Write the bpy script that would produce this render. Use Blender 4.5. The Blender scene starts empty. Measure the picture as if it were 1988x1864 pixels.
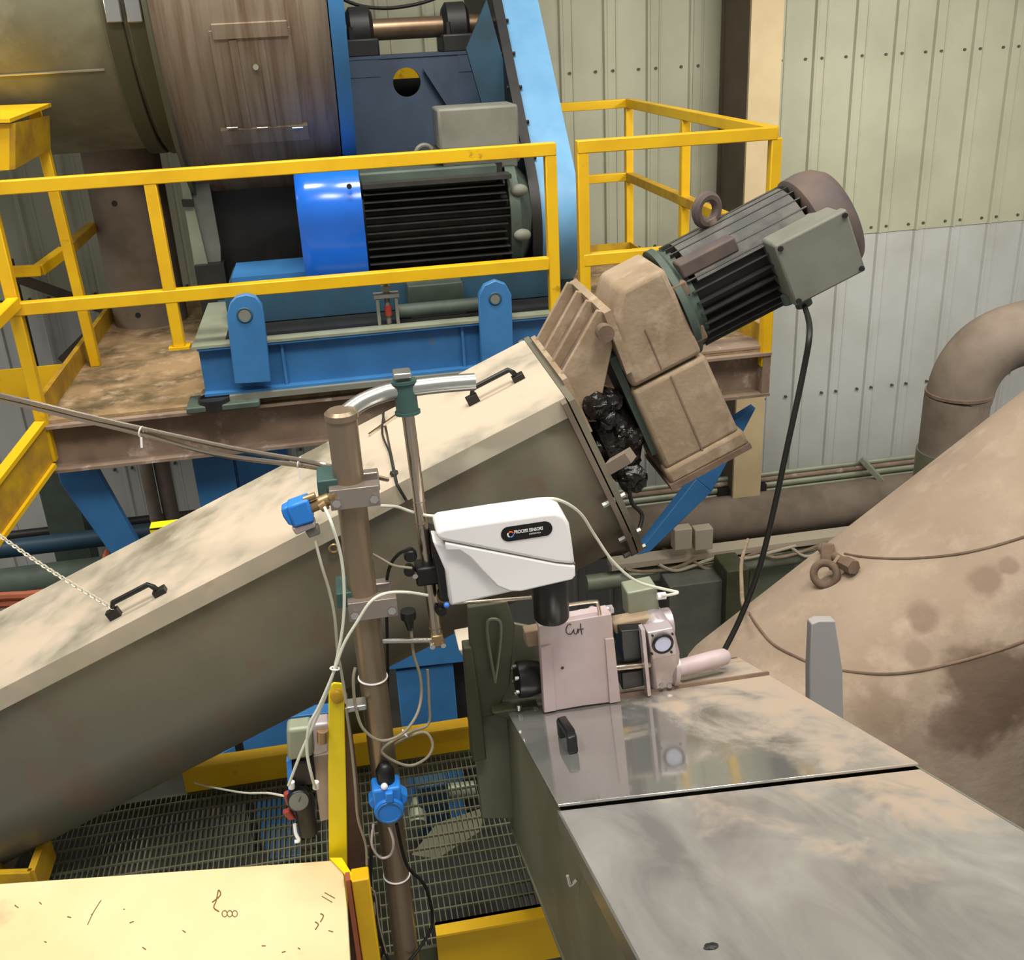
import bpy, bmesh, math, random
from mathutils import Vector as V, Matrix
from mathutils.bvhtree import BVHTree
random.seed(7)
sc = bpy.context.scene
col = sc.collection
R = math.radians
# ------------------------------------------------------------------ camera
FPX, CX, CY, CZ = 2030.0, 994.0, 932.0, 2.2
def cam_axes(r, p, y):
    cr, sr, cp, sp, cy, sy = math.cos(r), math.sin(r), math.cos(p), math.sin(p), math.cos(y), math.sin(y)
    yaw = Matrix(((cy, sy, 0), (-sy, cy, 0), (0, 0, 1)))
    b = Matrix(((1, 0, 0), (0, 0, -1), (0, 1, 0)))
    pit = Matrix(((1, 0, 0), (0, cp, -sp), (0, sp, cp)))
    rol = Matrix(((cr, -sr, 0), (sr, cr, 0), (0, 0, 1)))
    return rol @ pit @ b @ yaw
CM = cam_axes(R(-3.05), R(23.4), R(-9.0))
cam_d = bpy.data.cameras.new('camera')
cam_d.sensor_width = 36; cam_d.sensor_fit = 'HORIZONTAL'; cam_d.lens = FPX / 1988 * 36
cam_d.clip_start = .05; cam_d.clip_end = 100
cam = bpy.data.objects.new('camera', cam_d); col.objects.link(cam)
mw = Matrix((CM[0], -CM[1], -CM[2])).transposed().to_4x4()
mw.translation = V((0, 0, CZ)); cam.matrix_world = mw
sc.camera = cam
# ------------------------------------------------------------------ light
sc.view_settings.view_transform = 'Standard'; sc.view_settings.look = 'None'
sc.view_settings.gamma = 1; sc.view_settings.exposure = 0.0; sc.view_settings.use_curve_mapping = False
w = bpy.data.worlds.new('hall_air'); sc.world = w; w.use_nodes = True
bg = w.node_tree.nodes['Background']; bg.inputs[0].default_value = (1, .985, .95, 1); bg.inputs[1].default_value = .36
def area(name, loc, target, size, power, color=(1, .95, .86), spread=112):
    d = bpy.data.lights.new(name, 'AREA'); d.shape = 'RECTANGLE'; d.size, d.size_y = size
    d.energy = power; d.color = color; d.spread = R(spread)
    o = bpy.data.objects.new(name, d); col.objects.link(o); o.location = loc
    o.rotation_euler = (V(target) - V(loc)).to_track_quat('-Z', 'Y').to_euler()
area('bay_lamp', (.6, .2, 5.6), (.3, 2.2, .8), (1.6, 1.0), 56)
area('bay_lamp', (-1.6, 1.2, 5.2), (-.8, 2.4, .5), (1.2, .8), 42)
area('bay_lamp', (3.6, 5.2, 2.55), (3.7, 8.2, -.1), (1.0, .3), 46, spread=160)
area('bay_lamp', (2.6, 1.6, 5.4), (1.6, 2.8, .6), (1.4, .8), 36)
area('bay_lamp', (.2, 3.6, 5.4), (.4, 5.2, 1.0), (1.6, .6), 66)
area('bay_lamp', (-2.0, 4.3, 5.6), (-1.5, 6, .6), (1.0, .6), 44)
area('wall_fill', (-3.6, 5.4, 2.6), (-1.6, 8.2, .6), (.8, .5), 42, spread=150)  # unseen fill added to brighten the left part of the wall
area('wall_fill', (6.0, 4.6, 2.2), (4.4, 8.2, -.4), (.8, .5), 50, spread=150)  # added fill out of view, lifts the lower right wall
# ------------------------------------------------------------------ helpers
def ray(x, y): return CM.transposed() @ V(((x - CX) / FPX, (y - CY) / FPX, 1))
EYE = V((0, 0, CZ))
def at(x, y, ax, v):
    d = ray(x, y); return EYE + d * ((v - EYE[ax]) / d[ax])
def Y(x, y, v): return at(x, y, 1, v)
def Z(x, y, v): return at(x, y, 2, v)
def X(x, y, v): return at(x, y, 0, v)
def plane(x, y, p, n):
    d = ray(x, y); n = V(n); return EYE + d * ((n @ (V(p) - EYE)) / (n @ d))
def lin(h):
    h = h.lstrip('#'); out = []
    for i in (0, 2, 4):
        c = int(h[i:i + 2], 16) / 255
        out.append(c / 12.92 if c <= .04045 else ((c + .055) / 1.055) ** 2.4)
    return (*out, 1)
MATS = {}
def mat(name, c, rough=.6, metal=0, c2=None, scale=6, lo=.4, hi=.65, stretch=(1, 1, 1), c3=None, scale3=25, lo3=.55, hi3=.7, bump=0, bscale=60, coat=0, rough2=None):
    m = bpy.data.materials.new(name); m.use_nodes = True; nt = m.node_tree; N = nt.nodes; L = nt.links
    b = N['Principled BSDF']; b.inputs['Base Color'].default_value = lin(c)
    b.inputs['Roughness'].default_value = rough; b.inputs['Metallic'].default_value = metal
    if coat: b.inputs['Coat Weight'].default_value = coat; b.inputs['Coat Roughness'].default_value = .15
    tc = N.new('ShaderNodeTexCoord'); mp = N.new('ShaderNodeMapping'); mp.inputs['Scale'].default_value = stretch
    L.new(tc.outputs['Object'], mp.inputs[0])
    def noise(s, lo, hi, det=5):
        n = N.new('ShaderNodeTexNoise'); n.inputs['Scale'].default_value = s; n.inputs['Detail'].default_value = det
        n.inputs['Roughness'].default_value = .6
        L.new(mp.outputs[0], n.inputs['Vector'])
        r = N.new('ShaderNodeMapRange'); r.inputs[1].default_value = lo; r.inputs[2].default_value = hi
        L.new(n.outputs['Fac'], r.inputs[0]); return r.outputs[0]
    cur = None
    for cc, s, l, h in ((c2, scale, lo, hi), (c3, scale3, lo3, hi3)):
        if not cc: continue
        f = noise(s, l, h); mx = N.new('ShaderNodeMix'); mx.data_type = 'RGBA'
        L.new(f, mx.inputs[0]); mx.inputs[7].default_value = lin(cc)
        if cur: L.new(cur, mx.inputs[6])
        else:
            mx.inputs[6].default_value = lin(c)
            if rough2 is not None:
                mr = N.new('ShaderNodeMapRange'); mr.inputs[3].default_value = rough; mr.inputs[4].default_value = rough2
                L.new(f, mr.inputs[0]); L.new(mr.outputs[0], b.inputs['Roughness'])
                mm = N.new('ShaderNodeMapRange'); mm.inputs[3].default_value = metal; mm.inputs[4].default_value = 0
                L.new(f, mm.inputs[0]); L.new(mm.outputs[0], b.inputs['Metallic'])
        cur = mx.outputs[2]
    if cur: L.new(cur, b.inputs['Base Color'])
    if bump:
        n = N.new('ShaderNodeTexNoise'); n.inputs['Scale'].default_value = bscale; n.inputs['Detail'].default_value = 4
        L.new(mp.outputs[0], n.inputs['Vector'])
        bp = N.new('ShaderNodeBump'); bp.inputs['Strength'].default_value = bump; bp.inputs['Distance'].default_value = .01
        L.new(n.outputs['Fac'], bp.inputs['Height']); L.new(bp.outputs[0], b.inputs['Normal'])
    MATS[name] = m; return m

class MB:
    def __init__(s): s.bm = bmesh.new()
    def faces(s, vs, fs):
        vv = [s.bm.verts.new(v) for v in vs]
        for f in fs:
            try: s.bm.faces.new([vv[i] for i in f])
            except ValueError: pass
        return s
    def prism(s, pts, vec):
        n = len(pts); vec = V(vec); pts = [V(p) for p in pts]
        return s.faces(pts + [p + vec for p in pts], [list(range(n))[::-1], list(range(n, 2 * n))] + [[i, (i + 1) % n, n + (i + 1) % n, n + i] for i in range(n)])
    def box(s, a, b):
        (x0, y0, z0), (x1, y1, z1) = a, b
        return s.prism([(x0, y0, z0), (x1, y0, z0), (x1, y1, z0), (x0, y1, z0)], (0, 0, z1 - z0))
    def bar(s, p, q, w, h, up=(0, 0, 1)):
        p, q = V(p), V(q); d = (q - p).normalized(); up = V(up)
        if abs(d @ up) > .95: up = V((0, 1, 0))
        sd = d.cross(up).normalized(); u = sd.cross(d)
        return s.prism([p + sd * a * w / 2 + u * b * h / 2 for a, b in ((-1, -1), (1, -1), (1, 1), (-1, 1))], q - p)
    def lathe(s, p, ax, prof, n=28, cap=True):
        p, ax = V(p), V(ax).normalized()
        e = ax.orthogonal().normalized(); g = ax.cross(e); vs = []; fs = []
        for t, r in prof:
            for i in range(n):
                a = 2 * math.pi * i / n; vs.append(p + ax * t + (e * math.cos(a) + g * math.sin(a)) * r)
        for k in range(len(prof) - 1):
            for i in range(n):
                j = (i + 1) % n; fs.append([k * n + i, k * n + j, (k + 1) * n + j, (k + 1) * n + i])
        if cap: fs += [list(range(n))[::-1], list(range((len(prof) - 1) * n, len(prof) * n))]
        return s.faces(vs, fs)
    def cyl(s, p, q, r, r2=None, n=24):
        p, q = V(p), V(q); return s.lathe(p, q - p, [(0, r), ((q - p).length, r if r2 is None else r2)], n)
    def tube(s, pts, r, n=8, sub=6, closed=False):
        P = [V(p) for p in pts]; c = []
        m = len(P)
        if sub > 1 and m > 2:
            for i in range(m if closed else m - 1):
                g = lambda k: P[k % m] if closed else P[max(0, min(m - 1, k))]
                a, b, d, e = g(i - 1), g(i), g(i + 1), g(i + 2)
                for k in range(sub):
                    t = k / sub
                    c.append(.5 * ((2 * b) + (d - a) * t + (2 * a - 5 * b + 4 * d - e) * t * t + (3 * b - a - 3 * d + e) * t ** 3))
            if not closed: c.append(P[-1])
        else: c = P
        k = len(c); vs = []; fs = []
        tg = [((c[(i + 1) % k] if closed else c[min(k - 1, i + 1)]) - (c[i - 1] if closed else c[max(0, i - 1)])).normalized() for i in range(k)]
        u = tg[0].orthogonal().normalized()
        for i in range(k):
            u = (u - tg[i] * (u @ tg[i])).normalized(); vv = tg[i].cross(u)
            for j in range(n):
                a = 2 * math.pi * j / n; vs.append(c[i] + (u * math.cos(a) + vv * math.sin(a)) * r)
        for i in range(k if closed else k - 1):
            for j in range(n):
                a, b = i * n, ((i + 1) % k) * n; fs.append([a + j, a + (j + 1) % n, b + (j + 1) % n, b + j])
        if not closed: fs += [list(range(n))[::-1], list(range((k - 1) * n, k * n))]
        return s.faces(vs, fs)
    def torus(s, c, ax, Ra, r, n=20, m=8):
        ax = V(ax).normalized(); e = ax.orthogonal().normalized(); g = ax.cross(e)
        return s.tube([V(c) + (e * math.cos(2 * math.pi * i / n) + g * math.sin(2 * math.pi * i / n)) * Ra for i in range(n)], r, m, 1, True)
    def ball(s, c, r, sq=(1, 1, 1), lump=0):
        g = bmesh.new(); bmesh.ops.create_icosphere(g, subdivisions=3, radius=1)
        ix = {}
        for v in g.verts:
            k = 1 + lump * (random.random() - .5); ix[v.index] = s.bm.verts.new(V(c) + V((v.co.x * sq[0], v.co.y * sq[1], v.co.z * sq[2])) * r * k)
        for f in g.faces: s.bm.faces.new([ix[v.index] for v in f.verts])
        g.free(); return s
    def build(s, name, m, parent=None, bev=0, flat=False, seg=2):
        bmesh.ops.recalc_face_normals(s.bm, faces=s.bm.faces)
        me = bpy.data.meshes.new(name)
        if parent is None:
            xs = [v.co for v in s.bm.verts]
            o0 = V(((min(v.x for v in xs) + max(v.x for v in xs)) / 2, (min(v.y for v in xs) + max(v.y for v in xs)) / 2, min(v.z for v in xs)))
        else: o0 = world_loc(parent)
        bmesh.ops.translate(s.bm, verts=s.bm.verts, vec=-o0)
        s.bm.to_mesh(me); s.bm.free()
        me.materials.append(MATS[m])
        if not flat:
            for p in me.polygons: p.use_smooth = True
            me.set_sharp_from_angle(angle=R(38))
        o = bpy.data.objects.new(name, me); col.objects.link(o)
        if parent is None: o.location = o0
        else: o.parent = parent
        if bev:
            b = o.modifiers.new('edge', 'BEVEL'); b.width = bev; b.segments = seg; b.limit_method = 'ANGLE'; b.angle_limit = R(40); b.harden_normals = False
        return o
def world_loc(o):
    p = V((0, 0, 0))
    while o: p += V(o.location); o = o.parent
    return p
def tag(o, label, cat, group=None, kind=None):
    if label: o['label'] = label
    if cat: o['category'] = cat
    if group: o['group'] = group
    if kind: o['kind'] = kind
    return o
def thing(name, label, cat, loc, group=None, kind=None):
    o = bpy.data.objects.new(name, None); col.objects.link(o); o.location = loc; o.empty_display_size = .1
    return tag(o, label, cat, group, kind)
class Frame:
    def __init__(s, o, u, v, w): s.o, s.u, s.v, s.w = V(o), V(u), V(v), V(w)
    def p(s, a, b, c): return s.o + s.u * a + s.v * b + s.w * c
    def box(s, mb, u, v, w):
        return mb.prism([s.p(u[i], v[j], w[0]) for i, j in ((0, 0), (1, 0), (1, 1), (0, 1))], s.w * (w[1] - w[0]))
def copy_tree(o, parent=None, shift=None):
    c = o.copy(); col.objects.link(c)
    if parent: c.parent = parent
    if shift: c.location = c.location + V(shift)
    for k in [q for q in bpy.data.objects if q.parent == o]: copy_tree(k, c)
    return c
# ------------------------------------------------------------------ materials
mat('wall_sheet', 'b3b39b', .55, 0, 'a3a38b', 1.2, .4, .7)
mat('wall_sheet_low', 'bbbcb8', .5, 0, 'a9aaa2', 1.0, .4, .7)
mat('screw_dark', '4a4a3c', .6)
mat('concrete', '56544c', .9, 0, '3c3a34', 2, .4, .7)
mat('yellow', 'e8b912', .42, 0, 'dca80e', 4, .45, .7, c3='8a6412', scale3=9, lo3=.66, hi3=.78)
mat('yellow_dusty', 'c9a016', .55, 0, 'a8802a', 7, .4, .65)
mat('yellow_bright', 'f7dd14', .4, 0, 'eccb10', 5, .45, .7)
mat('blue', '3a78b0', .45, 0, '326a9e', 4, .4, .7, c3='5f6c70', scale3=14, lo3=.66, hi3=.8)
mat('blue_light', '74abd4', .42, 0, '639ac6', 4, .4, .7)
mat('blue_gloss', '1568d8', .22, 0, '1260c8', 3, .4, .7, coat=.5)
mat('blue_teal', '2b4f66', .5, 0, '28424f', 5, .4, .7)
mat('blue_plastic', '2a82e0', .35)
mat('dust', 'a08c74', .95, 0, '8c7860', 5, .4, .65, c3='ae9b84', scale3=18, lo3=.5, hi3=.7, bump=.15, bscale=70)
mat('dust_dark', '86705e', .95, 0, '665446', 5, .4, .65, bump=.2, bscale=60)
mat('deck_dust', 'a0845f', .95, 0, '6c5c40', 4, .45, .62, c3='b8a080', scale3=12, lo3=.5, hi3=.7, bump=.35, bscale=40)
mat('beam_dust', '94806e', .9, 0, '7a6656', 4, .4, .65, c3='b8a698', scale3=10, lo3=.58, hi3=.72)
mat('steel_tan', 'c2ae88', .7, 0, 'b09a74', 2, .4, .7)
mat('steel_brown', '5c5040', .7, 0, '483c30', 2, .4, .7)
mat('trough', '868272', .42, .55, '6c6656', 2.5, .4, .65, c3='8a7260', scale3=7, lo3=.55, hi3=.75, rough2=.6)
mat('lid', 'bfbaa8', .36, .75, 'c4b39e', 2.6, .36, .56, c3='a89a84', scale3=9, lo3=.62, hi3=.8, rough2=.75)
mat('stainless', 'c0c0ba', .28, .9)
mat('stainless_bright', 'd8d4cc', .2, 1)
mat('pole_steel', '98866f', .36, .55, '80705c', 3, .4, .65, (1, 1, .2))
mat('rod_steel', 'b8aa98', .22, .95)
mat('alu', 'c8bcc0', .4, .5, 'b8a8a4', 8, .4, .7)
mat('plate_dusty', 'c8b6b8', .5, .1, 'baa6a6', 6, .4, .65, c3='c8b49c', scale3=4, lo3=.5, hi3=.7)
mat('motor_green', '4c5a50', .6, 0, '3a443c', 6, .4, .7)
mat('motor_grey', '7c7d72', .6, 0, '6a6a60', 5, .4, .7)
mat('fin_dark', '3c3b38', .5, .2, '2a2926', 8, .4, .7)
mat('motor_brown', '66564c', .7, 0, '4c4446', 6, .4, .65)
mat('black', '161616', .4)
mat('black_gloss', '0e0e0f', .18)
mat('grease', '14100f', .3, bump=.8, bscale=40)
mat('white', 'f2f0f0', .35, coat=.2)
mat('white_tube', 'dcdccb', .4)
mat('grey_tube', 'a8a290', .5)
mat('grey_cable', '8e8672', .55)
mat('cable_black', '15130f', .5)
mat('green_paint', '3c5c58', .45, 0, '34504c', 6, .4, .7)
mat('olive', '565842', .6, 0, '44462f', 3, .4, .65)
mat('olive_side', '7a7a66', .45, .15, '64654f', 2.5, .4, .65)
mat('board', 'e2d0a2', .7, 0, 'e4c894', 3, .45, .65, c3='dcae88', scale3=6, lo3=.62, hi3=.74)
mat('scribble', '7a6038', .8)
mat('ink', '40352c', .8)
mat('red', 'a03830', .5)
mat('orange_hose', 'a85a3c', .5)
mat('brass', 'a88c66', .35, .7)
mat('shaft', '8a745c', .35, .7, '6a5440', 4, .4, .7)
mat('iron_black', '2c2b2a', .5, .2, '201f1e', 8, .4, .7)
mat('galv', '9aa08c', .5, .3, '868a74', 5, .4, .7)
mat('grating', '8c8c74', .55, .4, '6c6c56', 6, .4, .7)
mat('grey_plain', 'b0aca9', .6)
mat('slate_blue', '435468', .55, 0, '3a4656', 4, .4, .7)
mat('post_shade_brown', '5c4232', .8, 0, '452f22', 8, .4, .65)
mat('chain_steel', 'd2ccb8', .35, .3)
mat('box_grey', '77736c', .8, 0, '66625c', 8, .4, .7)
mat('outlet', 'c4b8a4', .7)
mat('dial', 'cfd0ee', .3)
mat('drum_steel', '8e8e78', .5, .2, '777662', 1.5, .4, .65, c3='9a9a84', scale3=4, lo3=.5, hi3=.75)
mat('drum_rust', '8c7e6c', .6, .2, '664c38', 5, .42, .72, (4, .22, .22), c3='988c7c', scale3=7, lo3=.5, hi3=.75)
mat('ring_steel', '5e5e4c', .5, .3)
mat('pipe_brown', '85776a', .85, 0, '6c6052', 3, .4, .65)
mat('clamp_steel', 'a2968c', .3, .6)
mat('motor_top', '66645c', .75, 0, '4a4a48', 9, .4, .62, (1, 1, 1), c3='84705c', scale3=5, lo3=.6, hi3=.75, bump=.3, bscale=50)
mat('badge', '040404', .75)
mat('logo_orange', 'e8561c', .5)
mat('logo_blue', '3c7ad8', .5)

# stainless chute lid with a drift of dust towards its outer side
def chute_mat(name, steel, rough, metal, f0, f1, xk, yk, dust='b19f8c'):
    m = mat(name, steel, rough, metal)
    nt = m.node_tree; N = nt.nodes; L = nt.links; b = N['Principled BSDF']
    tc = N.new('ShaderNodeTexCoord'); sp = N.new('ShaderNodeSeparateXYZ'); L.new(tc.outputs['Object'], sp.inputs[0])
    def nz(scale, stretch, rot, det, dist):
        n = N.new('ShaderNodeTexNoise'); n.inputs['Scale'].default_value = scale; n.inputs['Detail'].default_value = det; n.inputs['Roughness'].default_value = .6; n.inputs['Distortion'].default_value = dist
        mp = N.new('ShaderNodeMapping'); mp.inputs['Scale'].default_value = stretch; mp.inputs['Rotation'].default_value = (0, 0, rot)
        L.new(tc.outputs['Object'], mp.inputs[0]); L.new(mp.outputs[0], n.inputs['Vector']); return n.outputs['Fac']
    def madd(a, k, c):
        q = N.new('ShaderNodeMath'); q.operation = 'MULTIPLY_ADD'; L.new(a, q.inputs[0]); q.inputs[1].default_value = k
        if isinstance(c, float): q.inputs[2].default_value = c
        else: L.new(c, q.inputs[2])
        return q.outputs[0]
    v = madd(sp.outputs[0], xk, madd(sp.outputs[1], yk, nz(6, (1, .7, 1), .5, 7, .4)))
    f = N.new('ShaderNodeMapRange'); f.inputs[1].default_value = f0; f.inputs[2].default_value = f1; f.interpolation_type = 'SMOOTHSTEP'; L.new(v, f.inputs[0])
    st = N.new('ShaderNodeMapRange'); st.inputs[1].default_value = .35; st.inputs[2].default_value = .68; L.new(nz(5, (1.6, .45, 1), -.9, 6, .8), st.inputs[0])
    m1 = N.new('ShaderNodeMix'); m1.data_type = 'RGBA'; m1.inputs[6].default_value = lin(steel); m1.inputs[7].default_value = lin('b6b5b0'); L.new(st.outputs[0], m1.inputs[0])
    mx = N.new('ShaderNodeMix'); mx.data_type = 'RGBA'; L.new(m1.outputs[2], mx.inputs[6]); mx.inputs[7].default_value = lin(dust)
    L.new(f.outputs[0], mx.inputs[0]); L.new(mx.outputs[2], b.inputs['Base Color'])
    for k, v0, v1 in (('Roughness', rough, .8), ('Metallic', metal, .0)):
        q = N.new('ShaderNodeMapRange'); q.inputs[3].default_value = v0; q.inputs[4].default_value = v1; L.new(f.outputs[0], q.inputs[0]); L.new(q.outputs[0], b.inputs[k])
chute_mat('chute_lid', 'b0b0ae', .07, .72, .46, .78, .75, .1)
chute_mat('chute_lid_brushed', '8e8a88', .3, .35, .27, .5, .5, .55)
# hopper dust with dark caked patches; the biggest paint in a recess's shade
def hopper_mat(spots, o0):
    m = mat('hopper_dust', 'ae9a86', .95, 0, 'a08c78', 3, .35, .7, c3='b6a28e', scale3=9, lo3=.5, hi3=.7, bump=.25, bscale=30)
    nt = m.node_tree; N = nt.nodes; L = nt.links; b = N['Principled BSDF']
    cur = b.inputs['Base Color'].links[0].from_socket
    tc = N.new('ShaderNodeTexCoord'); n = N.new('ShaderNodeTexNoise'); n.inputs['Scale'].default_value = 9; n.inputs['Detail'].default_value = 6
    L.new(tc.outputs['Object'], n.inputs['Vector'])
    for c, rad, colr, k in spots:
        d = N.new('ShaderNodeVectorMath'); d.operation = 'DISTANCE'; d.inputs[1].default_value = V(c) - o0; L.new(tc.outputs['Object'], d.inputs[0])
        ad = N.new('ShaderNodeMath'); ad.operation = 'MULTIPLY_ADD'; L.new(n.outputs['Fac'], ad.inputs[0]); ad.inputs[1].default_value = rad * 1.6; L.new(d.outputs['Value'], ad.inputs[2])
        f = N.new('ShaderNodeMapRange'); f.inputs[1].default_value = rad * 1.55; f.inputs[2].default_value = rad * 2.0; f.inputs[3].default_value = k; f.inputs[4].default_value = 0; L.new(ad.outputs[0], f.inputs[0])
        mx = N.new('ShaderNodeMix'); mx.data_type = 'RGBA'; L.new(f.outputs[0], mx.inputs[0]); L.new(cur, mx.inputs[6]); mx.inputs[7].default_value = lin(colr); cur = mx.outputs[2]
    L.new(cur, b.inputs['Base Color'])

# ------------------------------------------------------------------ setting
FLOOR = -3.0
o = MB().box((-6, -1, FLOOR - .1), (9, 8.6, FLOOR)).build('floor', 'concrete'); o['kind'] = 'structure'
def wall_sheet(x0, x1, z0, z1, yb, pitch=.335, off=0):
    pts = []; x = x0 + off
    pts.append((x0, yb))
    while x < x1 - .1:
        pts += [(x, yb), (x + .012, yb - .022), (x + .03, yb - .022), (x + .042, yb), (x + .1, yb), (x + .105, yb - .006), (x + .115, yb - .006), (x + .12, yb)]
        x += pitch
    pts.append((x1, yb)); n = len(pts)
    mb = MB(); ring = [V((p[0], p[1], z0)) for p in pts]
    vs = ring + [V((p.x, p.y, z1)) for p in ring]
    vs += [V((p.x, yb + .06, p.z)) for p in vs]
    fs = [[i, i + 1, n + i + 1, n + i] for i in range(n - 1)] + [[2 * n + i + 1, 2 * n + i, 3 * n + i, 3 * n + i + 1] for i in range(n - 1)]
    fs += [[i + 1, i, 2 * n + i, 2 * n + i + 1] for i in range(n - 1)] + [[n + i, n + i + 1, 3 * n + i + 1, 3 * n + i] for i in range(n - 1)]
    fs += [[0, n, 3 * n, 2 * n], [n - 1, 3 * n - 1, 4 * n - 1, 2 * n - 1]]
    return mb.faces(vs, fs)
WY = 8.2
wall = wall_sheet(-5, 9, .47, 6, WY, off=.12).build('wall_back', 'wall_sheet', flat=True); wall['kind'] = 'structure'
low = wall_sheet(-5, 9, FLOOR, .47, WY + .012, off=.12).build('lower_sheet', 'wall_sheet_low', wall, flat=True)
low['label'] = 'greyer lower sheet of the wall'
sm = MB()
for z in (1.86, .52, -.9, 3.2):
    k = -4.85
    while k < 8.9:
        for dx in (0, .2):
            sm.cyl((k + dx + .05, WY + .01, z), (k + dx + .05, WY - .012, z), .011, n=8)
        k += .335
sm.build('screw', 'screw_dark', wall)
# steel column against the wall
t = thing('steel_column', 'tan steel H-section column against the ribbed back wall', 'column', (3.2, 7.85, FLOOR))
MB().box((3.07, 7.58, FLOOR), (3.31, 7.61, 6)).build('front_flange', 'steel_tan', t)
MB().box((3.08, 7.61, FLOOR), (3.12, 8.12, 6)).build('web', 'steel_brown', t)
MB().box((3.07, 8.12, FLOOR), (3.31, 8.17, 6)).build('rear_flange', 'steel_brown', t)

# ------------------------------------------------------------------ platform
DK, D = .69, 4.7
t = thing('platform', 'dust-covered steel platform carrying the blue motor base and yellow guardrails', 'platform', (.4, 5.8, FLOOR))
deck = MB().box((-1.36, D, DK - .015), (2.06, 7.3, DK)).build('deck_plate', 'deck_dust', t)
MB().box((-.68, D - .004, DK), (2.05, D + .18, DK + .012)).build('deck_strip', 'beam_dust', t)
def channel_x(mb, x0, x1, y, z0, z1, dep=.09, th=.014, sgn=1):
    mb.box((x0, y, z0 + th), (x1, y + th, z1 - th))
    mb.box((x0, y - dep * (sgn > 0), z1 - th), (x1, y + th + dep * (sgn < 0), z1)); mb.box((x0, y - dep * (sgn > 0), z0), (x1, y + th + dep * (sgn < 0), z0 + th)); return mb
channel_x(MB(), -1.36, 2.06, D + .05, .45, DK - .016).build('front_beam', 'beam_dust', t)
MB().box((2.02, D - .03, .465), (2.06, D + .06, DK - .03)).build('end_plate', 'beam_dust', t)
channel_x(MB(), -1.36, 2.06, 7.2, .45, DK - .016, sgn=-1).build('rear_beam', 'beam_dust', t)
for x in (-1.3, 2.0): MB().box((x - .03, D + .07, .46), (x + .03, 7.2, DK - .016)).build('side_beam', 'beam_dust', t)
for (a, b, y) in (((372, 890), (450, 890), 4.86),):
    x0, x1 = Y(*a, y).x, Y(*b, y).x
    m = MB().box((x0, y, FLOOR), (x1, y + .02, .45)); m.box((x0, y + .16, FLOOR), (x1, y + .18, .45)); m.box(((x0 + x1) / 2 - .01, y + .02, FLOOR), ((x0 + x1) / 2 + .01, y + .16, .45))
    m.build('support_column', 'blue', t)
x0, x1 = Y(456, 900, 6.6).x, Y(560, 900, 6.6).x
MB().box((x0, 6.6, FLOOR), (x1, 6.75, .45)).build('support_column', 'blue', t)
def brace(pts, y, th=.05):
    MB().prism([Y(*p, y) for p in pts], (0, th, 0)).build('brace', 'blue', t, bev=.004)
brace(((110, 912), (188, 912), (272, 1062), (225, 1090), (118, 940)), 4.82)
brace(((1352, 930), (1382, 955), (1262, 1072), (1236, 1078)), 4.82, .07)
brace(((1412, 826), (1468, 792), (1382, 955), (1352, 930)), 4.82, .07)
# blue steelwork seen below the conveyor
t = thing('blue_support_frame', 'blue steel support frame below the inclined conveyor', 'steel frame', (.35, 4.6, FLOOR))
MB().prism([Y(*p, 4.5) for p in ((745, 1302), (835, 1228), (935, 1222), (935, 1282))], (0, .1, 0)).build('gusset', 'blue', t, bev=.004)
p, q = Y(768, 1300, 4.54), Y(880, 1300, 4.54)
MB().box((p.x, 4.52, FLOOR), (q.x, 4.56, p.z)).build('column', 'blue', t, bev=.004)
MB().box((q.x, 4.6, FLOOR), (q.x + .25, 4.7, p.z)).build('back_plate', 'iron_black', t)
p, q = Y(430, 1480, 4.4), Y(640, 1390, 4.4)
MB().prism([Y(*p, 4.4) for p in ((420, 1470), (540, 1395), (660, 1380), (660, 1460))], (0, .08, 0)).build('brace', 'blue', t, bev=.004)

# ------------------------------------------------------------------ guardrails
def tube_sq(name, parent, p, q, w=.055, m='yellow', h=None): return MB().bar(p, q, w, h or w).build(name, m, parent, bev=.004)
TZ, MZ = 1.70, 1.2
t = thing('guardrail', 'long yellow guardrail in front of the large blue motor', 'guardrail', (-.3, D, DK))
tube_sq('top_rail', t, (-2.7, D, TZ), (1.015, D, TZ)); tube_sq('mid_rail', t, (-2.7, D, MZ), (.965, D, MZ))
for x, z in ((-2.67, .9), (-1.36, .5), (-.715, .975), (.99, .955)): tube_sq('post', t, (x, D, z), (x, D, TZ - .025), .051)
MB().box((-.76, D - .035, .964), (-.67, D + .035, .976)).build('foot_plate', 'yellow', t)
t = thing('guardrail', 'right-hand yellow guardrail wrapping the platform corner beside the inclined gearmotor', 'guardrail', (1.6, D, DK))
tube_sq('top_rail', t, (1.11, D, TZ), (2.04, D, TZ)); tube_sq('mid_rail', t, (1.13, D, MZ), (2.03, D, MZ))
YB = 7.1
tube_sq('top_rail', t, (2.04, D + .02, TZ), (2.04, YB, TZ)); tube_sq('mid_rail', t, (2.04, D + .02, MZ + .03), (2.04, YB, MZ + .03), m='yellow_dusty')
tube_sq('top_rail', t, (1.2, YB, TZ), (2.06, YB, TZ)); tube_sq('mid_rail', t, (1.2, YB, MZ + .03), (2.06, YB, MZ + .03))
for x, y, z in ((1.135, D, DK), (2.04, D, .6), (2.04, 5.95, DK), (2.04, YB, DK), (1.3, YB, DK)): tube_sq('post', t, (x, y, z), (x, y, TZ - .02), .051)
MB().box((2.035, D + .03, DK), (2.045, YB, DK + .1)).build('toe_board', 'yellow_dusty', t)
MB().box((1.3, YB - .03, DK), (2.03, YB - .02, DK + .1)).build('toe_board', 'yellow_dusty', t)
t = thing('guardrail', 'yellow side guardrail with toe board at the left end of the dusty deck', 'guardrail', (-1.4, 5.6, DK))
xl = -1.4
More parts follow.
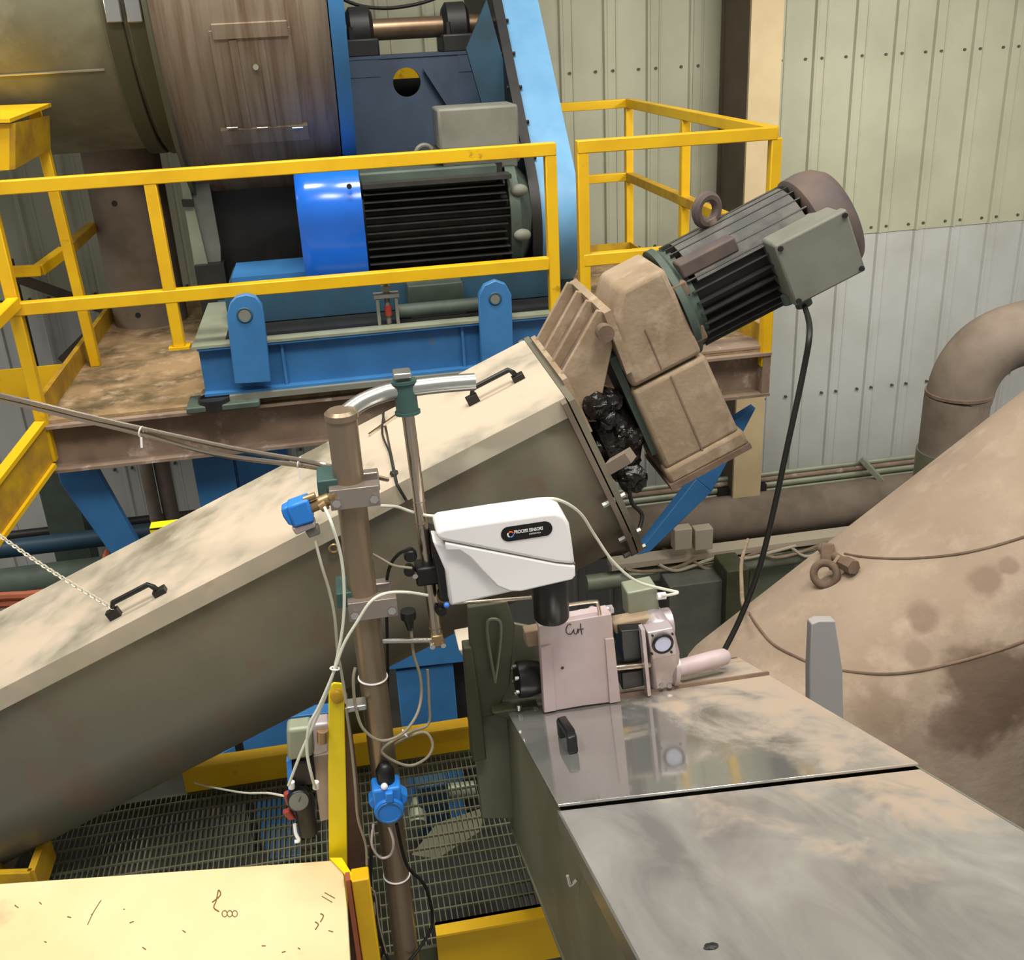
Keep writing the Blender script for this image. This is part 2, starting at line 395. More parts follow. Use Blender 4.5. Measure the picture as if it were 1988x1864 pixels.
a = Y(105, 330, 5.95); b = Y(172, 640, 5.95)
b = Y(172, 640, 5.55); tube_sq('post', t, (b.x, 5.55, DK), (b.x - .03, 5.55, 1.95), .05)
tube_sq('mid_rail', t, Y(15, 528, 5.6), Y(75, 525, 5.7)); tube_sq('mid_rail', t, Y(75, 525, 5.7), Y(125, 488, 5.92)); tube_sq('mid_rail', t, Y(130, 485, 5.95), Y(180, 440, 6.4), m='yellow_dusty')
MB().box((-1.37, D + .03, DK), (-1.345, 6.6, DK + .1)).build('toe_board', 'yellow_dusty', t)
a, b = Y(0, 720, 5.3), Y(125, 715, 5.3)
MB().box((-2.7, 5.3, b.z - .13), (b.x, 5.31, b.z + .02)).build('toe_board', 'yellow', t)
# stair stringer and hand rail, lower left
t = thing('stair_stringer', 'yellow channel stair stringer running down from the left deck corner', 'stair stringer', (-1.7, 4.5, .2))
p, q = Y(78, 822, 4.66), Y(-60, 1000, 4.1); q = p + (q - p) * 2.4
MB().bar(p, q, .05, .02, (0, 0, 1)).build('top_flange', 'yellow', t)
m = MB().prism([p + V((0, 0, -.01)), q + V((0, 0, -.01)), q + V((0, 0, -.2)), p + V((0, 0, -.2))], (.015, 0, 0)); m.build('web', 'yellow_dusty', t)
MB().bar(p + V((0, 0, -.2)), q + V((0, 0, -.2)), .06, .02).build('bottom_flange', 'yellow', t)
t = thing('stair_handrail', 'sloping yellow stair handrail stub at the left picture edge below the mid rail', 'handrail', Y(20, 600, 4.6))
MB().bar(Y(28, 588, 4.66), Y(28, 588, 4.66) + (Y(-40, 655, 4.3) - Y(28, 588, 4.66)) * 2.4, .05, .05).build('rail', 'yellow', t, bev=.004)
# yellow box-shaped guard upper left
t = thing('yellow_hopper_guard', 'yellow folded-plate box guard on a post at the upper left', 'guard', Y(60, 330, 5.0))
gy = 5.0
A = [Y(*q, gy) for q in ((-60, 228), (28, 238), (40, 300), (25, 328), (-60, 345))]
MB().prism([Y(-260, 250, gy), Y(18, 240, gy), Y(18, 330, gy), Y(-260, 352, gy)], (0, .02, 0)).build('front_panel', 'yellow', t)
p0, p1, p2, p3 = Y(18, 240, gy), Y(18, 330, gy), Y(88, 290, 5.5), Y(86, 225, 5.5)
MB().prism([p0, p1, p2, p3], (.02, .02, 0)).build('side_panel', 'yellow_dusty', t)
MB().prism([Y(-260, 248, gy - .03), Y(20, 238, gy - .03), Y(100, 207, 5.52), Y(-260, 222, 5.52)], (0, 0, .015)).build('top_lip', 'yellow', t)

# ------------------------------------------------------------------ rotary drum and duct
AXY, AXZ = 6.25, 2.55
RX = V((1, 0, 0))
t = thing('drum_housing', 'large streaked steel drum housing with a bolted hatch beside the blue flange', 'drum housing', (-.25, AXY, DK))
RD = 1.12
MB().lathe((-.66, AXY, AXZ), RX, [(0, RD), (.76, RD)], 72).build('shell', 'drum_rust', t)
def drum_pt(x, y, r=RD, yy=None):
    d = ray(x, y); a = d.y ** 2 + d.z ** 2; oy, oz = EYE.y - AXY, EYE.z - AXZ
    b = 2 * (oy * d.y + oz * d.z); c = oy * oy + oz * oz - r * r
    s = (-b - math.sqrt(max(0, b * b - 4 * a * c))) / (2 * a); return EYE + d * s
def drum_strip(name, m, parent, pa, pb, hpx, th, r=RD):
    # plate on the drum between two pixel corners, following its curve
    pts = []
    a, b = drum_pt(*pa, r), drum_pt(*pb, r)
    an0, an1 = math.atan2(a.z - AXZ, a.y - AXY), math.atan2(b.z - AXZ, b.y - AXY)
    if an0 < 0: an0 += 2 * math.pi
    if an1 < 0: an1 += 2 * math.pi
    n = 10; vs = []; fs = []
    for i in range(n + 1):
        g = an0 + (an1 - an0) * i / n
        for x in (a.x, b.x):
            for rr in (r - .005, r + th): vs.append(V((x, AXY + math.cos(g) * rr, AXZ + math.sin(g) * rr)))
    for i in range(n):
        k = i * 4; fs += [[k + 1, k + 3, k + 7, k + 5], [k, k + 4, k + 6, k + 2], [k, k + 1, k + 5, k + 4], [k + 2, k + 6, k + 7, k + 3]]
    fs += [[0, 2, 3, 1], [4 * n, 4 * n + 1, 4 * n + 3, 4 * n + 2]]
    return MB().faces(vs, fs).build(name, m, parent)
hat = drum_strip('hatch', 'drum_rust', t, (405, 60), (590, 262), 0, .012)
drum_strip('hinge_bar', 'drum_rust', hat, (410, 46), (560, 66), 0, .025)
drum_strip('hinge_bar', 'drum_rust', hat, (428, 248), (600, 264), 0, .022)
for x in (452, 510, 578):
    p = drum_pt(x, 247); MB().cyl(p + V((-.025, -.03, 0)), p + V((.025, -.03, 0)), .0045, n=8).build('latch_pin', 'stainless_bright', hat)
for x in (462, 515):
    drum_strip('stiffener', 'drum_rust', hat, (x - 3, 75), (x + 12, 245), 0, .018)
p = drum_pt(497, 130); MB().cyl(p, p + V((0, -.03, 0)), .013, n=10).build('knob', 'drum_steel', hat)
ft = MB().lathe((-.68, AXY, AXZ), RX, [(0, RD + .05), (.02, RD + .05)], 72).build('end_flange', 'ring_steel', t)
MB().lathe((.105, AXY, AXZ), RX, [(0, RD + .06), (.068, RD + .06)], 72).build('blue_flange', 'blue', t)['label'] = 'blue end flange of the drum'
p = Y(400, 400, 5.95); MB().box((p.x, 5.95, DK), (.15, 6.7, 1.75)).build('lower_casing', 'iron_black', t)['label'] = 'lower casing under the drum, shade painted in as black'  # black puts the shade below the drum into the colour
t2 = thing('duct', 'large horizontal stainless duct with clamp rings at the upper left', 'duct', (-1.6, AXY, 1.6))
RU = .86
MB().lathe((-3.2, AXY, AXZ), RX, [(0, RU), (2.52, RU)], 64).build('shell', 'drum_steel', t2)
for x, r_, wd in ((-.90, RU + .03, .085), (-.795, RU + .035, .085), (-.70, RU + .08, .02)):
    MB().lathe((x, AXY, AXZ), RX, [(0, r_), (wd, r_)], 64).build('clamp_ring' if wd > .05 else 'flange', 'ring_steel', t2, bev=.006)
for x in (222, 262):
    p = drum_pt(x, 30, RU + .04)
    MB().box((p.x - .035, p.y - .02, p.z - .03), (p.x + .035, p.y + .03, p.z + .12)).build('clamp_lock', 'stainless', t2, bev=.006)
p = drum_pt(120, 140, RU); q = drum_pt(205, 140, RU); MB().cyl(p + V((-.5, -.004, 0)), V((q.x, p.y - .004, p.z)), .006, n=6).build('weld_seam', 'stainless', t2)
# supports: broad brown pipe leg, light angle leg
t = thing('pipe_column', 'wide brown vertical pipe standing on the deck under the duct', 'pipe', (-1.25, 6.75, DK))
p = Z(270, 640, DK); xa, xb = Y(195, 560, p.y).x, Y(345, 560, p.y).x; rr = (xb - xa) / 2
MB().cyl(((xa + xb) / 2, p.y + rr, DK), ((xa + xb) / 2, p.y + rr, 1.74), rr, n=40).build('pipe', 'pipe_brown', t)
for (x, y) in ((222, 395), (268, 612)):
    q = Y(x, y, p.y); MB().cyl((q.x, p.y + .0, q.z), (q.x, p.y + .03, q.z), .016, n=10).build('plug', 'iron_black', t)
t = thing('angle_leg', 'pale grey angle-iron leg under the drum, left of the motor', 'support leg', (-.62, 5.75, DK))
a, b = Y(352, 345, 5.75), Y(405, 555, 5.75)
m = MB().prism([Y(*q, 5.75) for q in ((348, 340), (362, 340), (415, 560), (385, 560))], (0, .03, 0)); m.build('flange', 'galv', t)
MB().prism([Y(*q, 5.78) for q in ((364, 345), (405, 350), (428, 480), (430, 560), (416, 560))], (0, .03, 0)).build('web', 'motor_grey', t)
MB().prism([Y(*q, 5.72) for q in ((352, 388), (374, 388), (376, 402), (355, 402))], (0, .03, 0)).build('cleat', 'iron_black', t)
MB().box((b.x - .05, 5.7, DK), (b.x + .1, 5.85, 1.13)).build('foot', 'iron_black', t)

# ------------------------------------------------------------------ blue fan pedestal with shaft and belt guard
t = thing('bearing_pedestal', 'dark blue bearing pedestal with a round hole behind the motor', 'pedestal', (.58, 6.3, DK))
py_ = 6.05
xl_, xr_ = .19, .955
zt_ = 2.09
hp = Y(790, 160, py_); hr = .075
m = MB(); n = 32
outer = []; inner = []
cx_, cz_ = hp.x, hp.z
for i in range(n):
    a = 2 * math.pi * i / n; c, s_ = math.cos(a), math.sin(a)
    inner.append(V((cx_ + c * hr, py_, cz_ + s_ * hr)))
    k = min((xr_ - cx_) / c if c > 1e-6 else ((xl_ - cx_) / c if c < -1e-6 else 9), (zt_ - cz_) / s_ if s_ > 1e-6 else ((DK - cz_) / s_ if s_ < -1e-6 else 9))
    outer.append(V((cx_ + c * k, py_, cz_ + s_ * k)))
outer_ = outer
vs = inner + outer_ + [v + V((0, .04, 0)) for v in inner + outer_]
fs = []
for i in range(n):
    j = (i + 1) % n
    fs += [[i, j, n + j, n + i], [2 * n + i, 3 * n + i, 3 * n + j, 2 * n + j], [i, 2 * n + i, 2 * n + j, j]]
m.faces(vs, fs)
for cxz in ((xl_, zt_), (xr_, zt_)): pass
m.box((xl_ - .01, py_ + .05, DK), (xl_ + .02, py_ + .6, zt_)); m.box((xr_ - .02, py_ + .05, DK), (xr_ + .01, py_ + .6, zt_)); m.box((xl_ - .012, py_ - .006, zt_ - .012), (xr_ + .012, py_ + .3, zt_ + .004))
m.box((xl_ - .008, py_ - .003, zt_ - .1), (xl_ + .17, py_ + .034, zt_ - .013)); m.box((xr_ - .17, py_ - .003, zt_ - .1), (xr_ + .008, py_ + .034, zt_ - .013))
m.build('plate_frame', 'slate_blue', t)
MB().bar(Y(825, 130, py_ - .03), Y(880, 215, py_ - .03), .03, .03).build('stiffener', 'slate_blue', t)
MB().box((.3, py_ + .48, 1.955), (.66, py_ + .5, 2.06)).build('yellow_guard', 'yellow', t); MB().box((.3, py_ + .46, 1.5), (.9, py_ + .48, 1.955)).build('rear_plate', 'iron_black', t)
t = thing('fan_shaft', 'bronze-brown steel shaft running between two black bearings', 'shaft', (.55, 6.2, 2.2))
sy_ = 6.2; s0, s1 = Y(700, 58, sy_), Y(870, 52, sy_)
sz_ = (s0.z + s1.z) / 2
MB().cyl((.1, sy_, sz_), (1.05, sy_, sz_), .055, n=28).build('shaft', 'shaft', t)
for x, lab in ((.28, 'black pillow-block bearing at the left end of the brown shaft'), (.8, 'black pillow-block bearing at the right end of the brown shaft')):
    b = thing('pillow_block', lab, 'bearing', (x, sy_, zt_), 'bearings of the fan shaft')
    MB().lathe((x - .07, sy_, sz_), RX, [(0, .09), (.02, .12), (.12, .12), (.14, .09)], 28).build('housing', 'iron_black', b)
    MB().box((x - .09, sy_ - .14, zt_), (x + .09, sy_ + .14, sz_ - .04)).build('base', 'iron_black', b, bev=.01)
    for dy in (-.11, .11): MB().cyl((x - .05, sy_ + dy, sz_ - .05), (x - .05, sy_ + dy, sz_ + .02), .016, n=6).build('bolt', 'iron_black', b)
# belt guard: profile in YZ, extruded along X
MY, MZA, MR = 5.32, 1.33, .285
t = thing('belt_guard', 'light blue slanted belt guard right of the motor', 'belt guard', (1.12, 5.8, DK))
gz, gR = 1.28, .34
ang = R(46)
dirv = V((0, math.cos(ang), math.sin(ang))); nrm = V((0, -math.sin(ang), math.cos(ang)))
c0 = V((0, 5.5, gz)); c1 = c0 + dirv * 2.4
def guard_profile(r):
    pts = []
    for i in range(15):
        a = math.pi * i / 14; pts.append(c0 + nrm * math.cos(a) * r - dirv * math.sin(a) * r)
    return pts
prof = [c1 + nrm * gR] + guard_profile(gR) + [c1 - nrm * gR]
gx0, gx1 = 1.03, 1.235
MB().prism([p + V((gx0, 0, 0)) for p in prof], (gx1 - gx0, 0, 0)).build('casing', 'blue_light', t)
prof2 = [c1 + nrm * (gR + .045)] + guard_profile(gR + .045) + [c1 - nrm * (gR + .045)]
MB().prism([p + V((gx0 - .05, 0, 0)) for p in prof2], (.05, 0, 0)).build('back_flange', 'iron_black', t)
for i in range(9):
    p = c0 + nrm * (gR + .015) + dirv * (.1 + .22 * i); MB().cyl(p + V((gx0 - .06, 0, 0)), p + V((gx0 + .02, 0, 0)), .01, n=6).build('bolt', 'iron_black', t)
MB().box((gx0 - .02, 5.45, DK), (gx1 + .02, 5.8, gz - gR + .06)).build('stand', 'blue_teal', t)
MB().prism([Y(*q, 5.75) for q in ((905, 95), (945, 0), (1000, 200), (1010, 330), (935, 200))], (0, .03, 0)).build('inner_panel', 'blue_teal', t)

# ------------------------------------------------------------------ motor base (skid)
t = thing('motor_skid', 'blue welded motor base with two lifting lugs on the deck edge', 'motor base', (.15, 4.9, DK))
SY = 4.66
zl = .975
p = Y(400, 748, SY).z
channel_x(MB(), -.64, 1.03, SY + .045, .74, zl - .012, .05, .012).build('front_channel', 'blue', t)
MB().box((-.66, SY - .01, zl - .012), (1.06, 4.73, zl)).build('ledge', 'galv', t); MB().box((-.52, 4.73, zl - .014), (1.04, 5.0, zl - .002)).build('painted_shade_top', 'iron_black', t)  # black top sheet stands in for shade behind the ledge
MB().box((-.66, 4.73, zl - .012), (-.52, 5.5, zl)).build('ledge', 'galv', t)
MB().box((-.52, 4.98, zl), (1.02, 5.65, 1.12)).build('upper_box', 'blue_teal', t, bev=.004)  # teal darkened to carry the shade on this box
MB().box((-.50, 5.24, 1.12), (.02, 5.62, 1.145)).build('top_plate', 'blue', t)
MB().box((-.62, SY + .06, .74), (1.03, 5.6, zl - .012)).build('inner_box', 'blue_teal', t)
MB().box((-.66, SY - .03, .715), (.9, SY + .12, .74)).build('bottom_flange', 'motor_grey', t)
for x in (-.28, .54): MB().box((x, SY + .02, .745), (x + .012, SY + .08, zl - .012)).build('stiffener', 'blue', t)
def lug(pts, hole, hr):
    yy = SY - .05
    P = [Y(*q, yy) for q in pts]
    o = MB().prism(P, (0, .045, 0)).build('lifting_lug', 'blue', t, bev=.004)
    h = Y(*hole, yy); MB().torus((h.x, yy, h.z), (0, 1, 0), hr, .006, 24).build('hole_rim', 'blue_teal', o)
    MB().cyl((h.x, yy - .004, h.z), (h.x, yy + .01, h.z), hr, n=24).build('hole', 'motor_grey', o)
lug(((440, 612), (446, 590), (458, 577), (478, 572), (496, 577), (508, 592), (512, 610), (527, 742), (455, 746)), (475, 612), .03)
lug(((930, 573), (941, 554), (962, 545), (982, 552), (993, 572), (996, 660), (1000, 720), (936, 720)), (961, 580), .025)
f = MB().box((-.72, SY - .08, DK), (-.4, SY + .1, DK + .03)); f.build('foot', 'motor_green', t, bev=.006)
fp = Y(390, 768, SY - .04); MB().cyl((-.6, SY - .02, DK - .0), (-.6, SY - .02, DK + .05), .07, n=24).build('vibration_mount', 'iron_black', t)
# belt tensioner and side motor on the ledge
t = thing('jacking_bracket', 'small dusty jacking bolt bracket on the motor base ledge', 'bracket', Y(755, 632, 4.72))
b = Y(757, 634, 4.72)
for dx in (-.045, .04): MB().box((b.x + dx - .007, 4.72, zl), (b.x + dx + .007, 4.78, zl + .13)).build('side_plate', 'motor_grey', t)
MB().box((b.x - .06, 4.715, zl + .125), (b.x + .055, 4.785, zl + .14)).build('top_plate', 'motor_grey', t)
MB().cyl((b.x, 4.75, zl), (b.x, 4.75, zl + .2), .012, n=10).build('bolt', 'motor_grey', t)
MB().cyl((b.x, 4.75, zl + .15), (b.x, 4.75, zl + .175), .022, n=6).build('nut', 'galv', t)
MB().cyl((b.x, 4.74, zl + .04), (b.x, 4.74, zl + .085), .017, n=12).build('sleeve', 'red', t)
t = thing('motor_foot_block', 'grey-green foot block under the finned motor body', 'foot block', (.42, 4.85, zl))
a, b = Y(792, 556, 4.85), Y(902, 600, 4.85)
MB().box((a.x, 4.85, b.z), (b.x, 4.97, a.z)).build('block', 'motor_green', t, bev=.006)
MB().cyl((Y(770, 585, 4.8).x, 4.83, b.z + .02), (Y(930, 578, 4.8).x, 4.83, b.z + .02), .035, n=20).build('roller', 'motor_green', t)
MB().box((a.x, 4.8, zl), (b.x, 4.9, b.z)).build('pad', 'iron_black', t)

# ------------------------------------------------------------------ big motor
t = thing('electric_motor', 'large finned electric motor with a bright blue fan cowl behind the guardrail', 'motor', (.45, MY, 1.12))
mx0, mx1, mx2 = -.14, .16, .87
def octo(r, c=.32): # chamfered square section in YZ
    k = r * c; return [(-r, -r + k), (-r, r - k), (-r + k, r), (r - k, r), (r, r - k), (r, -r + k), (r - k, -r), (-r + k, -r)]
cr = MR + .03
P = []
for i in range(28):
    a = 2 * math.pi * i / 28; q = 1 / (abs(math.cos(a)) ** 3.2 + abs(math.sin(a)) ** 3.2) ** (1 / 3.2)
    P.append((math.cos(a) * cr * q, math.sin(a) * cr * q))
m = MB(); vs = []; n = 28
for x, k in ((mx0, .9), (mx0 + .004, .915), (mx0 + .05, 1), (mx1, 1)):
    vs += [V((x, MY + p[0] * k, MZA + p[1] * k)) for p in P]
fs = [[r * n + i, r * n + (i + 1) % n, (r + 1) * n + (i + 1) % n, (r + 1) * n + i] for r in range(3) for i in range(n)] + [list(range(n))[::-1], list(range(3 * n, 4 * n))]
m.faces(vs, fs).build('fan_cowl', 'blue_gloss', t)
p = Y(678, 362, MY - cr); MB().cyl((p.x, MY - cr - .008, p.z), (p.x, MY - cr + .01, p.z), .012, n=10).build('cowl_screw', 'iron_black', t)
MB().lathe((mx1 - .02, MY, MZA), RX, [(0, MR - .045), (mx2 - mx1 + .04, MR - .045)], 40).build('frame', 'fin_dark', t)
fm = MB()
for i in range(13):
    z = MZA - .21 + i * .036
    yf = MY - MR - .005
    fm.box((mx1 + .01, yf, z - .0028), (mx2 - .02 + .012 * math.sin(i), MY, z + .0028))
for i in range(9):
    y = MY - .16 + i * .04; fm.box((mx1 + .01, y - .004, MZA), (mx2 - .02, y + .004, MZA + MR - .01))
fm.build('cooling_fins', 'fin_dark', t)
MB().box((mx1 + .0, MY - .2, MZA + MR - .1), (mx2 - .05, MY + .1, MZA + MR - .01)).build('top_saddle', 'motor_green', t, bev=.01)
MB().box((mx1 + .01, MY - MR - .02, MZA + .215), (mx2 - .0, MY - MR + .1, MZA + .235)).build('side_rail', 'fin_dark', t)
MB().lathe((mx2 - .01, MY, MZA), RX, [(0, MR + .015), (.05, MR + .015), (.07, MR - .03), (.13, MR - .1), (.15, .1)], 36).build('end_shield', 'motor_green', t)
for a in (110, 150, 190, 230):
    g = R(a); MB().ball((mx2 + .04, MY + math.cos(g) * (MR + .02), MZA + math.sin(g) * (MR + .02)), .03, (1.4, 1, 1)).build('bolt_boss', 'motor_grey', t)
MB().box((mx1 + .05, MY - .22, 1.1), (mx2 - .05, MY + .22, MZA - .15)).build('feet', 'iron_black', t)
tb = MB(); y0 = MY - .17
bx = [Y(*q, y0) for q in ((862, 272), (1003, 262), (990, 192), (850, 198))]
zlo, zhi = MZA + MR - .01, bx[3].z - .0
fz = Frame((.6, y0, zlo), (1, 0, 0), (0, 1, 0), (0, 0, 1))
MB().prism([(.555, y0, zlo + .07), (.94, y0, zlo + .07), (.94, y0 + .26, zlo + .07), (.555, y0 + .26, zlo + .07)], (0, 0, .19)).build('terminal_box', 'motor_grey', t, bev=.012)
MB().box((.53, y0 - .02, zlo + .05), (.97, y0 + .28, zlo + .075)).build('terminal_lid_rim', 'fin_dark', t, bev=.004)
MB().box((.57, y0 + .02, zlo - .03), (.93, y0 + .24, zlo + .055)).build('terminal_base', 'motor_grey', t, bev=.01)
p = Y(822, 268, MY - .05); MB().torus((p.x, MY - .05, MZA + MR + .04), (0, 1, 0), .042, .012, 24).build('lifting_eye', 'motor_grey', t)
p = Y(845, 275, MY - .02); MB().torus((p.x + .02, MY + .02, MZA + MR + .02), (.7, 1, 0), .03, .01, 24).build('lifting_eye', 'fin_dark', t)

# ------------------------------------------------------------------ inclined screw conveyor
CA = R(22.6)
cu, cw = V((math.cos(CA), 0, math.sin(CA))), V((-math.sin(CA), 0, math.cos(CA)))
CF = Frame(Y(1095, 775, 2.4), cu, (0, 1, 0), cw)
CWD = .535
def onlid(x, y, c=0):
    p = plane(x, y, CF.p(0, 0, c), cw) - CF.o; return p @ cu, p.y
U0, SEAM = -3.4, -.465
t = thing('screw_conveyor', 'stainless inclined screw conveyor trough with flat lids crossing the picture', 'conveyor', (CF.p(-1.5, .27, -.6)))
def u_prof(w, dep, r, off=0):
    pts = [(off - 0, -.005)]
    c = w / 2
    pts = [(-off, 0)] + [(c - (r + off) * math.cos(math.pi * i / 20), -dep - (r + off) * math.sin(math.pi * i / 20)) for i in range(21)] + [(w + off, 0)]
    return pts
prof = u_prof(CWD - .03, .31, (CWD - .03) / 2)
m = MB(); m.prism([CF.p(U0, .015 + a, b - .012) for a, b in prof], cu * (-U0)); m.build('trough', 'trough', t)
fl = u_prof(CWD - .03, .31, (CWD - .03) / 2, .045)
MB().prism([CF.p(-.012, .015 + a, b + (.0 if 0 < i < 22 else 0)) for i, (a, b) in enumerate(fl)], cu * .014).build('end_flange', 'pipe_brown', t)
MB().prism([CF.p(.006, .015 + a, b) for a, b in fl], cu * .016).build('end_plate', 'trough', t)
u_f = -2.05
MB().prism([CF.p(u_f - .02, .015 + a, b - .03) for a, b in u_prof(CWD - .03, .31, (CWD - .03) / 2, .02)], cu * .03).build('joint_flange', 'pipe_brown', t)
for k in range(7):
    q = fl[1 + k * 3]; MB().cyl(CF.p(-.03, .015 + q[0] + .02 * (1 if q[0] < .2 else -1), q[1]), CF.p(.035, .015 + q[0] + .02 * (1 if q[0] < .2 else -1), q[1]), .008, n=6).build('flange_bolt', 'stainless', t)
for (a, b, nm) in ((SEAM + .004, 0.0, 'upper'), (U0, SEAM - .004, 'lower')):
    m = MB(); CF.box(m, (a, b), (0, CWD), (-.002, .004)); CF.box(m, (a, b), (-.004, 0), (-.048, .004)); CF.box(m, (a, b), (CWD, CWD + .004), (-.048, .004))
    if nm == 'upper': CF.box(m, (b, b + .004), (0, CWD), (-.045, .004))
    ld = m.build('lid', 'lid', t)
    h = ((920, 782), (1012, 742)) if nm == 'upper' else ((227, 1200), (316, 1155))
    (ua, va), (ub, vb) = onlid(*h[0]), onlid(*h[1]); vm = (va + vb) / 2
    hb = MB()
    hb.tube([CF.p(ua, vm, 0), CF.p(ua + .008, vm, .03), CF.p(ua + .016, vm, .043), CF.p(ub - .016, vm, .043), CF.p(ub - .008, vm, .03), CF.p(ub, vm, 0)], .0075, 8, 1)
    CF.box(hb, (ua - .015, ua + .018), (vm - .01, vm + .01), (.002, .028)); CF.box(hb, (ub - .018, ub + .015), (vm - .012, vm + .012), (.002, .02))
    hb.build('lid_handle', 'black', ld, bev=.003)
# latch wire across the seam
v0 = .05
lw = MB(); lw.tube([CF.p(SEAM + .01, .5, .02), CF.p(SEAM - .01, .36, .012), CF.p(SEAM + .0, .2, .012), CF.p(SEAM, .08, .01), CF.p(SEAM + .0, -.008, .004), CF.p(SEAM + .0, -.008, -.04)], .003, 6, 4)
lw.build('latch_wire', 'iron_black', t)
p = CF.p(SEAM, .43, .008); MB().bar(p - cu * .05 + V((0, -.02, 0)), p + cu * .04 + V((0, .02, 0)), .012, .008, cw).build('latch_tab', 'stainless_bright', t)
MB().ball(CF.p(SEAM, .06, .008), .011, (1, 1, .8), .3).build('latch_knob', 'iron_black', t)
e = Y(648, 1065, 2.4); MB().torus(e, (0, 1, 0), .011, .0035, 16).build('hook_eye', 'brass', t)
# conveyor support legs down to the floor
for u in (-2.6, -.9):
    p = CF.p(u, .27, -.55); MB().box((p.x - .04, 2.9, -.9), (p.x + .04, 2.93, p.z + .2)).build('leg', 'olive', t)

# dusty mounting gussets + gearmotor at the head end
t = thing('motor_stool', 'dusty ribbed mounting stool between conveyor end plate and gearbox', 'mounting stool', CF.p(.1, .27, -.3))
for vv in (.12, .23, .34, .45):
    m = MB(); m.prism([CF.p(.022, vv, .01), CF.p(.022, vv, -.13), CF.p(.06, vv, -.15), CF.p(.18, vv, .02), CF.p(.2, vv, .11), CF.p(.18, vv, .125)], (0, .014, 0)); m.build('rib', 'dust', t, bev=.003)
m = MB(); CF.box(m, (.022, .036), (.08, .5), (-.15, .015)); m.build('base_plate', 'dust', t)
m = MB(); m.prism([CF.p(.19, .1, .115), CF.p(.21, .1, .115), CF.p(.2, .1, -.06), CF.p(.18, .1, -.06)], (0, .38, 0)); m.build('head_plate', 'dust', t)
m = MB(); m.prism([CF.p(.036, .15, -.01), CF.p(.18, .15, .09), CF.p(.17, .15, .05), CF.p(.036, .15, -.05)], (0, .3, 0)); m.build('sloping_web', 'dust_dark', t)
m = MB(); m.lathe(CF.p(.17, .1, .075), (0, -1, 0), [(0, .022), (.03, .022)], 16); m.build('pivot_boss', 'dust_dark', t)
t = thing('gearmotor', 'dusty beige gearbox with finned dark motor mounted on the conveyor head end', 'gearmotor', CF.p(.3, .26, -.42))
GV0, GV1 = .12, .34
g = [(.222, .1), (.258, .142), (.378, .142), (.388, -.115), (.182, -.115), (.184, .03)]
m = MB().prism([CF.p(a, GV0, b) for a, b in g], (0, GV1 - GV0, 0)); m.build('gear_case', 'dust', t, bev=.014, seg=3)
m = MB().prism([CF.p(a, GV0 + .0, b) for a, b in ((.178, -.122), (.392, -.122), (.4, -.37), (.175, -.375))], (0, GV1 - GV0, 0)); m.build('lower_case', 'dust', t, bev=.012, seg=3)
m = MB().prism([CF.p(a, GV0 - .008, b) for a, b in ((.17, -.372), (.408, -.366), (.41, -.415), (.17, -.42))], (0, GV1 - GV0 + .016, 0)); m.build('end_cap', 'dust', t, bev=.01)
m = MB().prism([CF.p(a, GV0 - .012, b) for a, b in ((.165, -.415), (.412, -.412), (.412, -.428), (.165, -.434))], (0, GV1 - GV0 + .024, 0)); m.build('cap_gasket', 'dust_dark', t)
m = MB(); CF.box(m, (.284, .288), (GV0 - .003, GV0 + .01), (-.37, -.13)); CF.box(m, (.27, .273), (GV0 - .003, GV0 + .01), (-.1, .02)); m.build('casting_seam', 'dust_dark', t)
m = MB(); CF.box(m, (.16, .18), (GV0 + .03, GV1 - .03), (-.33, -.02)); m.build('mounting_face', 'motor_green', t)
m = MB(); m.cyl(CF.p(.03, .265, -.25), CF.p(.18, .265, -.25), .06); m.build('output_shaft', 'iron_black', t)
MV, MW, MRR = .27, -.005, .138
m = MB().lathe(CF.p(.385, MV, MW), cu, [(0, .155), (.018, .155), (.03, .135), (.05, .135)], 36); m.build('adapter_flange', 'motor_green', t)
for a in (60, 120, 180, 240, 300):
    g_ = R(a); q = CF.p(.4, MV - math.sin(g_) * .13, MW + math.cos(g_) * .13); m = MB(); fr = Frame(q, cu, (0, 1, 0), cw); fr.box(m, (-.02, .02), (-.02, .02), (-.02, .02)); m.build('flange_lug', 'dust_dark', t, bev=.004)
m = MB().lathe(CF.p(.42, MV, MW), cu, [(0, MRR - .02), (.4, MRR - .02)], 40); m.build('motor_frame', 'fin_dark', t)
m = MB()
for i in range(28):
    a = 2 * math.pi * (i + .5) / 28; ca_, sa_ = math.cos(a), math.sin(a)
    e1 = V((0, -ca_, 0)) + cw * sa_; tn = V((0, sa_, 0)) + cw * ca_
    c = CF.p(.425, MV, MW)
    m.prism([c + e1 * (MRR - .03) + tn * .003, c + e1 * (MRR + .008) + tn * .002, c + e1 * (MRR + .008) - tn * .002, c + e1 * (MRR - .03) - tn * .003], cu * .36)
m.build('cooling_fins', 'fin_dark', t)
m = MB(); fr = Frame(CF.p(.43, MV, MW), cu, (0, 1, 0), cw); fr.box(m, (-.01, .15), (-.12, -.06), (.085, .125)); m.build('nameplate_pad', 'motor_brown', t, bev=.005)
m = MB(); vs = []; fs = []
for i in range(15):
    a = R(28 + 9 * i); e1 = V((0, -math.cos(a), 0)) + cw * math.sin(a)
    for u_ in (.45, .77): vs += [CF.p(u_, MV, MW) + e1 * (MRR - .02), CF.p(u_, MV, MW) + e1 * (MRR + .0068)]
for i in range(14):
    k = 4 * i; fs += [[k + 1, k + 3, k + 7, k + 5], [k, k + 1, k + 5, k + 4], [k + 2, k + 6, k + 7, k + 3]]
fs += [[0, 2, 3, 1], [56, 57, 59, 58]]
